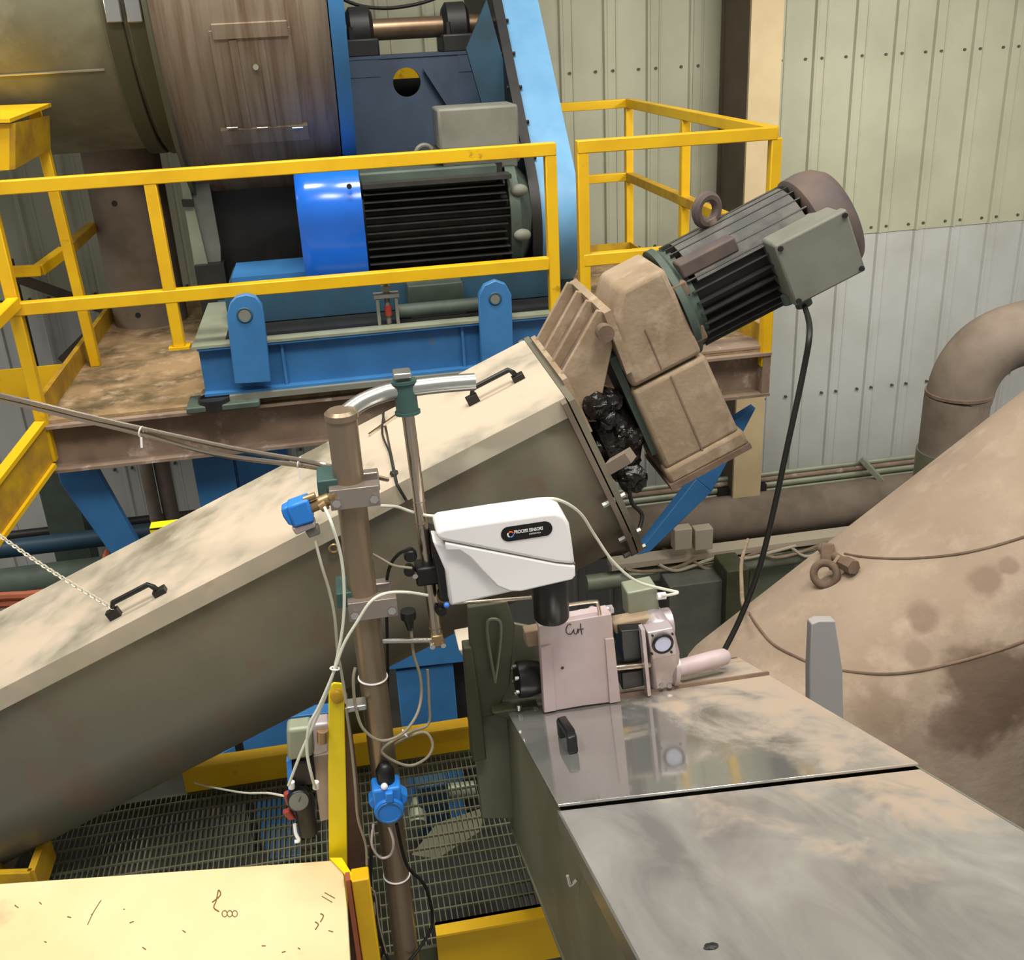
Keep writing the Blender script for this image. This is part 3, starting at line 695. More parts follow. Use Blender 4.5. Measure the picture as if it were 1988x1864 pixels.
m.faces(vs, fs).build('caked_dust_cover', 'motor_top', t)
m = MB().lathe(CF.p(.785, MV, MW), cu, [(0, .14), (.01, .153), (.05, .155), (.085, .148), (.11, .13), (.12, .1), (.124, .04)], 48); m.build('fan_cover', 'motor_brown', t)
m = MB(); fr.box(m, (.212, .4), (-.205, -.1), (-.075, .085)); bx_ = m.build('terminal_box', 'motor_grey', t, bev=.008)
m = MB(); fr.box(m, (.205, .405), (-.222, -.19), (-.082, .09)); m.build('terminal_lid', 'motor_grey', t, bev=.006)
for a, c in ((.216, .078), (.394, .078), (.394, -.07), (.216, -.07)): MB().cyl(fr.p(a, -.228, c), fr.p(a, -.2, c), .007, n=8).build('lid_screw', 'iron_black', t)
m = MB().cyl(fr.p(.25, -.15, -.07), fr.p(.25, -.15, -.12), .022); m.build('cable_gland', 'motor_green', t)
MB().cyl(fr.p(.215, -.15, -.07), fr.p(.215, -.15, -.095), .016).build('blind_plug', 'motor_green', t)
p = fr.p(.14, 0, .185); MB().torus(p, (.35, -.9, 0), .035, .014, 24).build('lifting_eye', 'motor_brown', t)
MB().cyl(fr.p(.14, 0, .1), fr.p(.14, 0, .16), .015).build('eye_shank', 'pipe_brown', t)
gland = fr.p(.25, -.15, -.12)
t = MB()
t.lathe(CF.p(.03, .25, -.24), cu, [(0, .09), (.02, .13), (.06, .135), (.1, .12), (.13, .08)], 24)
for i in range(16): t.ball(CF.p(.05 + .1 * random.random(), .12 + .06 * random.random(), -.1 - .26 * random.random()), .026 + .018 * random.random(), (1, 1, 1), .35)
tag(t.build('packing_gland', 'grease'), 'black greasy shaft packing between conveyor end plate and gearbox', 'bearing')
t = MB().tube([CF.p(.06, .1, -.36), CF.p(.05, .09, -.4), CF.p(.06, .08, -.44), CF.p(.03, .06, -.47)], .006); tag(t.build('wire', 'cable_black'), 'short black wire hanging below the greasy shaft packing', 'wire')
p = CF.p(.03, -.01, -.22); m = MB().bar(p, p + cu * .05 + V((0, -.03, .02)), .045, .03); m.build('x', 'pipe_brown'); bpy.data.objects['x'].name = 'seal_bracket'
tag(bpy.data.objects['seal_bracket'], 'rusty tab bolted to the conveyor end flange by the black packing', 'bracket')
# black power cable
pts = [gland] + [Y(x, y, yy) for x, y, yy in ((1572, 640, 2.25), (1560, 720, 2.22), (1530, 860, 2.2), (1500, 1000, 2.2), (1472, 1110, 2.2), (1435, 1205, 2.2), (1397, 1280, 2.18))]
tag(MB().tube(pts, .0072, 10, 6).build('power_cable', 'cable_black'), 'thick black power cable hanging from the gearmotor terminal box', 'cable')

# ------------------------------------------------------------------ chain, tubing
def chain(p, q, n, name='chain'):
    m = MB(); p, q = V(p), V(q); d = (q - p) / n
    for i in range(n):
        c = p + d * (i + .5) + V((0, 0, -.05 * math.sin(math.pi * (i + .5) / n)))
        dd = d.normalized(); s = dd.cross(V((0, 0, 1))).normalized() if i % 2 else dd.cross(dd.cross(V((0, 0, 1)))).normalized()
        L_ = d.length * .62; W = .005
        m.tube([c + dd * L_ * math.cos(a) + s * W * math.sin(a) for a in [2 * math.pi * k / 8 for k in range(8)]], .0019, 5, 1, True)
    return m
ha = CF.p(onlid(227, 1200)[0] + .01, .066, .03)
tag(chain(Y(-250, 826, 3.2), ha, 84).build('chain', 'chain_steel'), 'thin pale chain tied to the lower lid handle', 'chain')
for dz, lab in ((0, 'upper of the twin thin steel tubes crossing to the grey pole'), (-1, 'lower of the twin thin steel tubes crossing to the grey pole')):
    k = 0 if dz == 0 else 1
    if k == 0: pts = [Y(-420, 672, 3.0), Y(-20, 762, 2.62), Y(150, 803, 2.5), Y(275, 832, 2.42), Y(450, 870, 2.31), Y(580, 893, 2.23), Y(650, 908, 2.19), Y(752, 931, 2.36)]
    else: pts = [Y(-420, 682, 3.0), Y(-20, 772, 2.62), Y(150, 813, 2.5), Y(275, 843, 2.42), Y(420, 882, 2.33), Y(580, 903, 2.24), Y(650, 914, 2.2)]
    tag(MB().tube(pts, .006, 8, 5).build('steel_tube', 'rod_steel'), lab, 'tube', 'twin steel tubes')
for (x, y, yy), lab in (((274, 838, 2.42), 'white cable tie on the twin steel tubes near the platform beam'), ((581, 898, 2.235), 'white cable tie on the twin steel tubes beside the grey pole')):
    c = Y(x, y, yy); m = MB().torus(c, (.9, -.3, -.25), .012, .0019, 14, 6); m.bar(c + V((0, -.012, -.01)), c + V((-.003, -.014, -.035)), .005, .002)
    tag(m.build('cable_tie', 'white'), lab, 'cable tie', 'cable ties on the steel tubes')

# ------------------------------------------------------------------ sensor stand
PX, PY, PR = -.02, 1.95, .030
t = thing('sensor_stand', 'brown-grey steel pole stand holding the white sensor on a side rod', 'stand', (PX, PY, -.1))
MB().cyl((PX, PY, -.1), (PX, PY, 1.525), PR, n=32).build('pole', 'pole_steel', t)
MB().lathe((PX, PY, 1.518), (0, 0, 1), [(0, .033), (.012, .033), (.018, .026), (.019, 0.001)], 32).build('pole_cap', 'pole_steel', t)
arm = [Y(668, 805, 1.97), Y(700, 782, 1.99), Y(738, 766, 2.0), Y(775, 757, 2.0), Y(850, 747, 2.0), Y(922, 741, 2.0)]
MB().tube(arm, .0175, 16, 6).build('top_arm', 'stainless', t)
def clampb(px0, px1, pyc, z_):
    fp = PY - PR - .012
    a, b = Y(px0, pyc, fp), Y(px1, pyc, fp)
    c = MB(); c.box((a.x, fp - .003, z_ - .021), (b.x, fp + .003, z_ + .021)); c.box((a.x, fp - .003, z_ + .019), (b.x, PY - .012, z_ + .022))
    o = c.build('clamp', 'clamp_steel', t, bev=.001)
    for x in (a.x + .012, b.x - .012):
        MB().cyl((x, fp - .01, z_ - .004), (x, fp, z_ - .004), .009, n=6).build('bolt', 'stainless_bright', o)
    MB().box((a.x - .022, PY - .02, z_ + .0), (a.x + .045, PY + .06, z_ + .035)).build('clamp_block', 'green_paint', o, bev=.003)
    MB().box((PX - .045, PY + .025, z_ - .02), (PX + .06, PY + .05, z_ + .022)).build('rear_jaw', 'clamp_steel', o, bev=.003)
    return a, b
zc1 = Y(690, 966, PY - .04).z; zc2 = Y(722, 1183, PY - .04).z
clampb(640, 738, 966, zc1); clampb(676, 772, 1183, zc2)
ra, rb = Y(784, 742, 2.0), Y(849, 1250, 1.97)
d_ = (rb - ra)
def rp(k): return ra + d_ * k
MB().cyl(rp(.02), rp(.985), .0128, n=24).build('side_rod', 'rod_steel', t)
MB().cyl(rp(.005), rp(.1), .0225, n=24).build('swivel_block', 'green_paint', t)
for k in (-.008, .1): MB().cyl(rp(k), rp(k + .01), .026, n=24).build('collar', 'green_paint', t)
MB().box(rp(-.02) - V((.02, .02, 0)), rp(-.02) + V((.016, .02, .012))).build('top_clip', 'stainless', t, bev=.003)
for k in (.43, .51, .93): MB().torus(rp(k), d_, .0128, .0012, 24, 6).build('joint_ring', 'pole_steel', t)
ca_, cb_ = Y(740, 1245, PY + .01), Y(828, 1232, 1.96)
MB().cyl(ca_, rp(.985), .0062, n=14).build('cross_rod', 'stainless_bright', t)
MB().box(rp(.975) - V((.012, .016, .016)), rp(.975) + V((.014, .016, .014))).build('cross_clamp', 'brass', t, bev=.004)
for s_ in (-1, 1): MB().cyl(rp(.985) + V((s_ * .012, -.02, -.004)), rp(.985) + V((s_ * .012, .005, -.004)), .006, n=8).build('clamp_screw', 'stainless_bright', t)
MB().box((-.085, 1.895, Y(682, 1376, 1.9).z - .007), (PX - .02, 1.93, Y(682, 1376, 1.9).z + .007)).build('wall_bracket', 'stainless', t, bev=.003)
for z_ in (.92, .36):
    MB().torus((PX, PY, z_), (.05, 0, 1), PR + .001, .002, 28, 6).build('cable_tie', 'white', t)['label'] = 'white cable tie round the pole'

# ------------------------------------------------------------------ white sensor
SF, SB = 1.87, 1.955
t = thing('moisture_sensor', 'white box-shaped process sensor with black name badge on the stand', 'sensor', (.28, 1.95, 1.1))
def pix(pts, y): return [Y(a, b, y) for a, b in pts]
base = [(840, 1052), (864, 1056), (1110, 1096), (1116, 1122), (1000, 1149), (930, 1165), (874, 1178), (866, 1112)]
MB().prism(pix(base, SF + .016), (0, SB - SF - .024, 0)).build('body', 'white', t, bev=.006)
cov = [(846, 1034), (858, 1026), (960, 1010), (1060, 996), (1080, 995), (1096, 1002), (1106, 1018), (1111, 1050), (1117, 1097), (1080, 1094), (864, 1052), (850, 1048)]
MB().prism(pix(cov, SF), (0, SB - SF, 0)).build('cover', 'white', t, bev=.014, seg=5)
low_ = [(863, 1053), (1080, 1095), (1117, 1099), (1118, 1118), (1112, 1126), (1012, 1149), (990, 1149), (965, 1139), (935, 1108), (912, 1083), (892, 1070), (866, 1070)]
MB().prism(pix(low_, SF + .001), (0, SB - SF - .01, 0)).build('lower_cover', 'white', t, bev=.004, seg=3)
MB().prism(pix([(862, 1049), (1080, 1091), (1117, 1094), (1117, 1101), (1080, 1098), (862, 1056)], SF + .006), (0, .07, 0)).build('parting_gasket', 'motor_grey', t)
# mounting plate + knobs on the left
MB().prism(pix([(838, 1050), (862, 1056), (876, 1170), (856, 1165)], SF + .05), (0, .09, 0)).build('mount_plate', 'black', t, bev=.003)
mk = rp(.7)
MB().box(mk - V((.028, .03, .022)), mk + V((.022, .02, .022))).build('rod_clamp', 'black', t, bev=.006)
for dx, dz, r_ in ((-.04, .016, .012), (-.035, .052, .014), (.024, .06, .012), (.028, .0, .01), (.03, -.05, .016), (.02, -.09, .012)):
    c = mk + V((dx, -.02, dz)); MB().lathe(c + V((0, .02, 0)), (0, -1, 0), [(0, r_ * .7), (.012, r_), (.026, r_), (.03, r_ * .8)], 14).build('knob', 'black', t)
c = mk + V((-.03, -.03, .012)); MB().cyl(c, c + V((0, -.012, 0)), .006, n=8).build('screw', 'stainless_bright', t)
tubep = Y(1067, 1130, 1.95); MB().lathe(Y(1071, 1200, 1.95), (0, 0, 1), [(0, .036), (.005, .039), (.1, .039), (.104, .037)], 32).build('light_tube', 'black', t)
MB().cyl(Y(885, 1172, 1.94), Y(1032, 1160, 1.94), .004, n=8).build('lower_rod', 'rod_steel', t)
MB().ball(Y(867, 1175, 1.88), .006).build('lamp', 'logo_blue', t)
# badge
ba, bb = Y(990, 1036, SF - .0005), Y(1055, 1026.5, SF - .0005)
bu = (bb - ba).normalized(); bvz = V((-bu.z, 0, bu.x)); bc = (Y(1022.5, 1031.5, SF))
L2, H2 = .053, .0165
pr = []
for i in range(24):
    a = math.pi * 2 * i / 24; sgn = 1 if math.cos(a) >= 0 else -1
    pr.append(bc + bu * (sgn * (L2 - H2) + math.cos(a) * H2) + bvz * math.sin(a) * H2 + V((0, -.0015, 0)))
bd = MB().prism(pr, (0, .004, 0)).build('name_badge', 'badge', t)
def text(body, c, u, v, size, m, parent, name='lettering', ext=.0003, sx=.75, bold=0):
    cu_ = bpy.data.curves.new(name, 'FONT'); cu_.body = body; cu_.size = size; cu_.extrude = ext; cu_.align_x = 'LEFT'; cu_.align_y = 'CENTER'
    cu_.materials.append(MATS[m]); o = bpy.data.objects.new(name, cu_); col.objects.link(o)
    n = u.cross(v); M = Matrix((u, v, n)).transposed().to_4x4(); M.translation = c - world_loc(parent)
    cu_.offset = bold; bpy.context.view_layer.update(); me = bpy.data.meshes.new_from_object(o.evaluated_get(bpy.context.evaluated_depsgraph_get())); bpy.data.objects.remove(o)
    me.transform(M @ Matrix.Diagonal((sx, 1, 1, 1))); o = bpy.data.objects.new(name, me); col.objects.link(o); o.parent = parent; return o
tx = text('PROCESS SENSORS', bc - bu * .026 + bvz * .0025 + V((0, -.0022, 0)), bu, bvz, .0098, 'white', bd, sx=.72, bold=.0002)
tx = text('CORPORATION', bc + bu * .004 - bvz * .0062 + V((0, -.0022, 0)), bu, bvz, .0042, 'white', bd, sx=.8)
lc = bc - bu * .0335 - bvz * .001 + V((0, -.0022, 0))
for a0, m_ in ((20, 'logo_orange'), (140, 'white'), (260, 'logo_blue')):
    arc = [lc + bu * math.cos(R(a0 + k * 11)) * .0058 + bvz * math.sin(R(a0 + k * 11)) * .0058 for k in range(10)]
    MB().tube(arc, .0016, 6, 1).build('logo_arc', m_, bd)

# ------------------------------------------------------------------ valve, tubes and cables on the stand
t = thing('solenoid_valve', 'blue cube-shaped solenoid valve on the upper pole clamp', 'valve', Y(590, 1010, 1.93))
fy = 1.9
MB().prism(pix([(556, 985), (598, 970), (611, 1014), (570, 1026)], fy), (0, .04, 0)).build('coil', 'blue_plastic', t, bev=.005)
MB().prism(pix([(545, 990), (560, 982), (572, 1024), (560, 1020), (549, 1004)], fy + .006), (0, .028, 0)).build('coil_cap', 'blue_plastic', t, bev=.004)
MB().prism(pix([(566, 1027), (611, 1014), (614, 1024), (575, 1040)], fy + .004), (0, .03, 0)).build('plug', 'alu', t, bev=.003)
MB().prism(pix([(592, 1032), (618, 1022), (622, 1038), (600, 1046)], fy + .01), (0, .02, 0)).build('plug_clip', 'motor_grey', t, bev=.003)
MB().cyl(Y(600, 985, fy + .02), Y(640, 968, fy + .02), .013, n=16).build('valve_body', 'brass', t)
for a, b, r_ in (((590, 970), (612, 962), .007), ((622, 985), (634, 978), .011), ((640, 966), (652, 957), .009)): MB().cyl(Y(*a, fy + .012), Y(*b, fy + .012), r_, n=12).build('fitting', 'brass', t)
def cable(name, lab, cat, pts, r, m, grp=None): return tag(MB().tube([Y(*p) for p in pts], r * (.74 if r < .006 else 1), 8, 6).build(name, m), lab, cat, grp)
wy = 1.86
cable('air_tube', 'white air tube curving down from the blue solenoid valve', 'air tube', [(630, 985, 1.89), (645, 1020, wy), (662, 1080, wy), (668, 1140, wy), (667, 1200, wy), (658, 1260, wy), (640, 1330, wy), (612, 1400, wy), (585, 1460, wy), (560, 1525, 1.87)], .0044, 'white_tube')
cable('air_tube', 'pale grey air tube hanging left of the pole below the valve plug', 'air tube', [(612, 1050, 1.91), (625, 1100, 1.89), (640, 1150, 1.885), (650, 1200, 1.88), (656, 1270, 1.88), (662, 1300, 1.88), (672, 1365, 1.88)], .0042, 'grey_tube')
cable('air_tube', 'cream air tube arching right from the lower pole clamp to the sensor', 'air tube', [(830, 1156, 1.9), (790, 1150, 1.88), (750, 1152, 1.86), (720, 1168, 1.85), (695, 1205, 1.85), (668, 1250, 1.85), (648, 1305, 1.85), (620, 1370, 1.85), (600, 1410, 1.85), (596, 1460, 1.85), (606, 1510, 1.85), (613, 1530, 1.87)], .0044, 'white_tube')
cable('sensor_cable', 'white cable laid over the sensor top to the sampler gearbox', 'cable', [(738, 982, 1.99), (770, 984, 2.0), (800, 994, 2.0), (840, 1002, 1.96), (900, 998, 1.945), (970, 985, 1.94), (1040, 972, 1.94), (1082, 970, 1.945), (1125, 995, 1.98), (1155, 1040, 2.02), (1190, 1090, 2.04), (1235, 1128, 2.06), (1290, 1144, 2.08), (1316, 1150, 2.08), (1300, 1155, 2.07), (1285, 1156, 2.06)], .0046, 'white_tube')
cable('sensor_cable', 'grey-brown cable from behind the pole into the sensor mount', 'cable', [(716, 1072, 1.99), (740, 1085, 1.97), (765, 1098, 1.94), (800, 1103, 1.92)], .0038, 'grey_cable')
cable('sensor_cable', 'black cable looping from the sensor knob down behind the pole', 'cable', [(800, 1065, 1.93), (775, 1075, 1.94), (757, 1100, 1.97), (750, 1145, 2.0), (752, 1250, 2.0), (752, 1330, 2.0), (745, 1420, 2.0), (742, 1480, 1.98)], .0052, 'cable_black')
t = thing('cable_gland', 'black cable gland hanging right of the pole beside the cross rod', 'cable gland', Y(792, 1210, 1.98))
MB().cyl(Y(792, 1186, 1.98), Y(793, 1200, 1.98), .017, n=16).build('body', 'black', t); MB().cyl(Y(793, 1200, 1.98), Y(797, 1222, 1.98), .012, .007, n=16).build('nut', 'black', t)
cable('sensor_cable', 'long grey cable drooping in a wide loop from the black gland', 'cable', [(798, 1222, 1.98), (803, 1270, 1.97), (815, 1310, 1.96), (818, 1350, 1.95), (808, 1390, 1.92), (780, 1425, 1.89), (740, 1438, 1.88), (705, 1415, 1.88), (690, 1370, 1.89), (686, 1320, 1.9), (690, 1296, 1.91)], .0046, 'grey_cable')
cable('sensor_cable', 'coiled grey cable ring tied below the wide loop, right of the pole', 'cable', [(830, 1300, 1.97), (833, 1360, 1.96), (832, 1405, 1.95), (800, 1420, 1.93), (760, 1440, 1.91), (742, 1460, 1.91), (770, 1480, 1.9), (800, 1486, 1.9), (830, 1470, 1.9), (840, 1445, 1.91), (825, 1422, 1.92), (790, 1432, 1.93), (760, 1452, 1.95), (748, 1480, 1.96)], .0044, 'grey_cable')
c = Y(786, 1424, 1.9); tag(MB().torus(c, (1, .2, .4), .009, .0018, 14, 6).build('cable_tie', 'white'), 'small white cable tie gathering the grey cable loops', 'cable tie')
c = Y(650, 1298, 1.855); tag(MB().torus(c, (.2, .2, 1), .009, .002, 14, 6).build('cable_tie', 'white'), 'white cable tie where the three air tubes cross', 'cable tie')
t = thing('flow_switch', 'blue plastic switch unit with round cap on the lower pole', 'switch', Y(755, 1560, 1.88))
c = Y(755, 1568, 1.88); c1_ = Y(752, 1535, 1.89)
MB().box((c1_.x - .034, 1.87, c1_.z - .03), (c1_.x + .03, 1.92, c1_.z + .02)).build('body', 'blue_plastic', t, bev=.006)
MB().lathe((c.x, 1.9, c.z), (0, -1, 0), [(0, .034), (.03, .034), (.036, .031), (.037, .002)], 32).build('round_cap', 'blue_plastic', t)
MB().torus((c.x, 1.863, c.z), (0, 1, 0), .026, .002, 28, 6).build('cap_groove', 'blue', t)
MB().box((c1_.x - .006, 1.86, c1_.z - .012), (c1_.x + .012, 1.875, c1_.z + .015)).build('clip', 'blue_plastic', t, bev=.003)
for sg in (-1, 1): MB().prism([(c1_.x + sg * .028, 1.875, c1_.z + .004), (c1_.x + sg * .044, 1.875, c1_.z - .012), (c1_.x + sg * .04, 1.875, c1_.z - .03), (c1_.x + sg * .028, 1.875, c1_.z - .034)], (0, .03, 0)).build('side_ear', 'blue_plastic', t, bev=.003)
MB().lathe(Y(750, 1520, 1.9), (0, 0, 1), [(0, .012), (.005, .02), (.035, .021), (.05, .014), (.055, .006)], 16).build('conduit_boot', 'black', t)
MB().ball(Y(746, 1527, 1.875), .008).build('label_dot', 'white', t)
cable('sensor_cable', 'pink-grey cable loop hanging below the blue switch unit', 'cable', [(725, 1600, 1.87), (722, 1640, 1.86), (738, 1665, 1.86), (758, 1660, 1.86), (764, 1635, 1.86), (755, 1605, 1.87)], .0042, 'alu')
cable('sensor_cable', 'grey cable dropping along the yellow post to the dark channel foot', 'cable', [(672, 1375, 1.88), (682, 1450, 1.88), (690, 1530, 1.87), (695, 1590, 1.87), (710, 1640, 1.87), (712, 1680, 1.86)], .004, 'grey_cable')
for i, (pp, lab) in enumerate((([(722, 1605, 1.87), (720, 1680, 1.87), (722, 1760, 1.88), (740, 1830, 1.88), (760, 1875, 1.88)], 'black cable falling left of the pole into a tangle'), ([(770, 1600, 1.87), (790, 1680, 1.9), (825, 1720, 1.93), (840, 1790, 1.95), (815, 1840, 1.93), (790, 1870, 1.9)], 'black cable bowing right of the pole over the grating'),
    ([(712, 1730, 1.87), (735, 1760, 1.86), (728, 1800, 1.86), (745, 1840, 1.86), (730, 1870, 1.86)], 'grey and black cable tangle at the foot of the pole'))):
    cable('floor_cable', lab, 'cable', pp, .0055, 'cable_black')
cable('floor_cable', 'shiny pale cable among the black ones left of the pole foot', 'cable', [(715, 1722, 1.86), (728, 1735, 1.855), (735, 1790, 1.855), (750, 1850, 1.855)], .004, 'rod_steel')

# ------------------------------------------------------------------ yellow post, pneumatic unit, board
t = thing('yellow_post', 'bright yellow channel post standing left of the grey pole', 'post', (-.17, 1.93, .25))
tp, bt = Y(660, 1328, 1.9), Y(690, 1864, 1.78)
def slab(pts, y, th, nm, m, **k): return MB().prism(pix(pts, y), (0, th, 0)).build(nm, m, t, **k)
slab([(638, 1335), (648, 1326), (664, 1328), (668, 1345), (673, 1560), (678, 1900), (640, 1900), (637, 1500)], 1.9, .006, 'front_flange', 'yellow_bright', bev=.002)
slab([(667, 1365), (676, 1372), (700, 1560), (713, 1700), (716, 1900), (676, 1900), (674, 1600)], 1.907, .05, 'web', 'post_shade_brown')['label'] = 'inner face of the post, shade painted in as dark brown'  # shaded side of the channel, its darkness put into the colour
MB().ball(Y(655, 1352, 1.898), .012, (1.2, .5, 1.6), .2).build('weld_bead', 'yellow_dusty', t)
t = thing('toe_rail_post', 'orange-yellow square upright in front of the board corner, bottom centre', 'post', (-.1, 1.8, -.1))
a, b = Y(682, 1712, 1.8), Y(714, 1712, 1.8)
MB().box((a.x, 1.8, -.1), (b.x + .004, 1.84, a.z)).build('upright', 'yellow', t, bev=.003)
MB().box((a.x - .012, 1.795, -.1), (a.x - .002, 1.82, a.z + .01)).build('edge_strip', 'orange_hose', t)
zb = Y(660, 1670, 1.88).z
t = thing('board', 'cream plywood board lying flat at the lower left with pencil marks', 'board', (-.5, 1.6, zb - .02))
bp = [Z(-160, 1727, zb), Z(664, 1669, zb), Z(674, 1764, zb), Z(682, 1900, zb), Z(-160, 1900, zb)]
MB().prism([p + V((0, 0, -.02)) for p in bp], (0, 0, .02)).build('panel', 'board', t, bev=.002)
MB().prism([Z(640, 1668, zb + .003), Z(664, 1668, zb + .003), Z(688, 1706, zb + .003), Z(686, 1716, zb + .003)], (0, 0, .004)).build('corner_flap', 'yellow_bright', t)
def stroke(mb, pts, r=.0014): MB().tube([Z(x, y, zb + .0008) for x, y in pts], r, 5, 3).build('pencil_mark', 'scribble', t)
sk = None
stroke(sk, [(412, 1752), (428, 1738), (424, 1728), (420, 1748), (415, 1762), (425, 1770)])
for k, x in enumerate((436, 446, 456)): stroke(sk, [(x + 5 * math.cos(a), 1774 + 6 * math.sin(a)) for a in [i * math.pi / 4 for i in range(9)]], .0009)
stroke(sk, [(170, 1795), (182, 1770), (196, 1748)], .001)
stroke(sk, [(612, 1805), (618, 1795), (612, 1790)]); stroke(sk, [(622, 1790), (628, 1778), (622, 1774)]); stroke(sk, [(625, 1740), (645, 1752)], .001); stroke(sk, [(630, 1733), (650, 1744)], .001)
for i in range(13):
    x, y = random.uniform(20, 650), random.uniform(1725, 1850); stroke(sk, [(x, y), (x + random.uniform(2, 9), y + random.uniform(-5, 5))], .0011)
for x, y in ((-.7, 1.5), (-.3, 1.3)): MB().box((x, y, -.1), (x + .04, y + .04, zb - .02)).build('leg', 'yellow', t)
t = thing('air_valve', 'pale grey pneumatic valve block bolted left of the yellow post', 'valve', Y(600, 1450, 1.9))
MB().prism(pix([(556, 1418), (605, 1412), (608, 1470), (558, 1480)], 1.89), (0, .045, 0)).build('body', 'galv', t, bev=.008)
MB().prism(pix([(604, 1408), (640, 1404), (640, 1462), (608, 1470)], 1.9), (0, .04, 0)).build('end_block', 'alu', t, bev=.006)
MB().cyl(Y(626, 1418, 1.895), Y(626, 1440, 1.895), .012, n=16).build('brass_plug', 'brass', t)
MB().prism(pix([(556, 1480), (566, 1475), (568, 1520), (560, 1545)], 1.9), (0, .02, 0)).build('blue_strip', 'blue_plastic', t)
MB().prism(pix([(606, 1470), (640, 1464), (640, 1590), (622, 1595)], 1.93), (0, .01, 0)).build('backplate', 'plate_dusty', t)
t = thing('air_regulator', 'black air filter regulator with round gauge left of the yellow post', 'regulator', Y(590, 1560, 1.9))
MB().prism(pix([(566, 1480), (608, 1476), (614, 1525), (562, 1530)], 1.9), (0, .05, 0)).build('valve_head', 'black', t, bev=.006)
MB().lathe(Y(600, 1620, 1.915), (0, 0, 1), [(0, .012), (.006, .021), (.07, .022), (.1, .024), (.12, .02)], 20).build('filter_bowl', 'iron_black', t)
gc = Y(580, 1556, 1.875); gd = (EYE - gc); gd.z *= .3; gd.normalize()
MB().lathe(gc - gd * .02, gd, [(0, .024), (.018, .024), (.02, .022)], 24).build('gauge_case', 'black', t)
MB().lathe(gc - gd * .0005, gd, [(0, .021), (.0012, .021)], 24).build('gauge_dial', 'motor_grey', t)
MB().bar(gc + gd * .0015, gc + gd * .0015 + V((.006, 0, .012)), .0012, .0012).build('gauge_needle', 'black', t)
for pts in ([(550, 1545), (562, 1540), (566, 1562), (556, 1566)], [(548, 1580), (562, 1575), (575, 1592), (560, 1594)]): MB().prism(pix(pts, 1.9), (0, .015, 0)).build('slide_ring', 'red', t, bev=.003)
for x in (566, 613): MB().cyl(Y(x, 1530, 1.89), Y(x, 1518, 1.89), .007, n=10).build('push_fitting', 'white', t)
MB().tube([Y(572, 1600, 1.89), Y(574, 1618, 1.885), Y(580, 1632, 1.88), Y(572, 1634, 1.88)], .004).build('drain_hook', 'white', t)
cable('air_tube', 'thin pale tube running left from the regulator over the toe board', 'air tube', [(553, 1546, 1.91), (520, 1540, 2.0), (480, 1540, 2.15), (440, 1534, 2.35), (400, 1526, 2.6), (378, 1520, 2.75)], .0036, 'white_tube')

# ------------------------------------------------------------------ walkway
t = thing('walkway_grating', 'galvanised bar grating walkway below the conveyor', 'grating', (-.3, 2.45, -.03))
m = MB(); gx = -1.35
while gx < .62: m.box((gx, 2.06, -.03), (gx + .0026, 2.83, 0)); gx += .0157
m.build('bearing_bars', 'grating', t, flat=True)
m = MB(); gy = 2.08
while gy < 2.83: m.box((-1.35, gy, -.008), (.62, gy + .005, -.001)); gy += .048
m.build('cross_bars', 'grating', t, flat=True)
for y in (2.05, 2.83): MB().box((-1.36, y, -.06), (.64, y + .01, 0)).build('edge_bar', 'olive', t)
for x in (-1.3, -.3, .6): MB().box((x, 2.06, -.14), (x + .05, 2.83, -.031)).build('bearer', 'olive', t)
for x in (-1.3, .55): MB().box((x, 2.75, -.9), (x + .06, 2.82, -.14)).build('leg', 'olive', t)
a, b = Z(370, 1520, 0), Z(915, 1465, 0)
m = MB(); m.box((-.66, 2.84, 0), (.26, 2.85, .12)); m.box((-.66, 2.80, .115), (.26, 2.85, .122)); tag(m.build('toe_board', 'yellow'), 'yellow toe board along the far edge of the grating', 'toe board')
a = Z(840, 1832, .09)
m = MB(); m.box((.06, 2.035, -.1), (.46, 2.045, .09)); m.box((.06, 2.0, .083), (.46, 2.045, .09)); tag(m.build('toe_board', 'yellow'), 'yellow toe board on the near edge of the grating, bottom centre', 'toe board')
m = MB(); p, q, r_ = Z(95, 1640, .1), Z(68, 1718, .1), Z(-40, 1722, .1)
m.bar(p, q, .02, .1); m.bar(q, r_, .02, .1); tag(m.build('toe_board', 'yellow_dusty'), 'yellow toe board corner at the left end of the grating', 'toe board')
m = MB(); m.bar(Z(-10, 1685, .12), Z(20, 1725, .0), .03, .03); tag(m.build('rail_stub', 'yellow_dusty'), 'short sloping yellow rail piece at the lower left edge', 'rail')
# things on the lower level, seen through the grating
def lowbox(lab, cat, name, pts, z0, h, m):
    P = [Z(x, y, z0 + h) for x, y in pts]; tag(MB().prism([V((p.x, p.y, z0)) for p in P], (0, 0, h)).build(name, m, bev=.01), lab, cat)
t = MB().box((-2.5, 1.6, -.95), (.95, 3.55, -.9)); tag(t.build('lower_deck', 'iron_black'), 'dark lower deck visible through the grating', 'deck')
m = MB().box((-2.4, 3.4, FLOOR), (-2.3, 3.5, -.95)); m.box((.8, 3.4, FLOOR), (.9, 3.5, -.95)); m.box((-2.4, 1.7, FLOOR), (-2.3, 1.8, -.95)); m.box((.8, 1.7, FLOOR), (.9, 1.8, -.95))
m.build('deck_legs', 'iron_black', bpy.data.objects['lower_deck'])
lowbox('grey block-shaped machine below the grating at left', 'machine block', 'machine_block', ((188, 1625), (285, 1618), (300, 1690), (200, 1700)), -.9, .4, 'box_grey')
lowbox('teal pump box under the grating beside the yellow post', 'pump box', 'pump_box', ((515, 1600), (600, 1590), (612, 1660), (520, 1668)), -.9, .35, 'blue_teal')
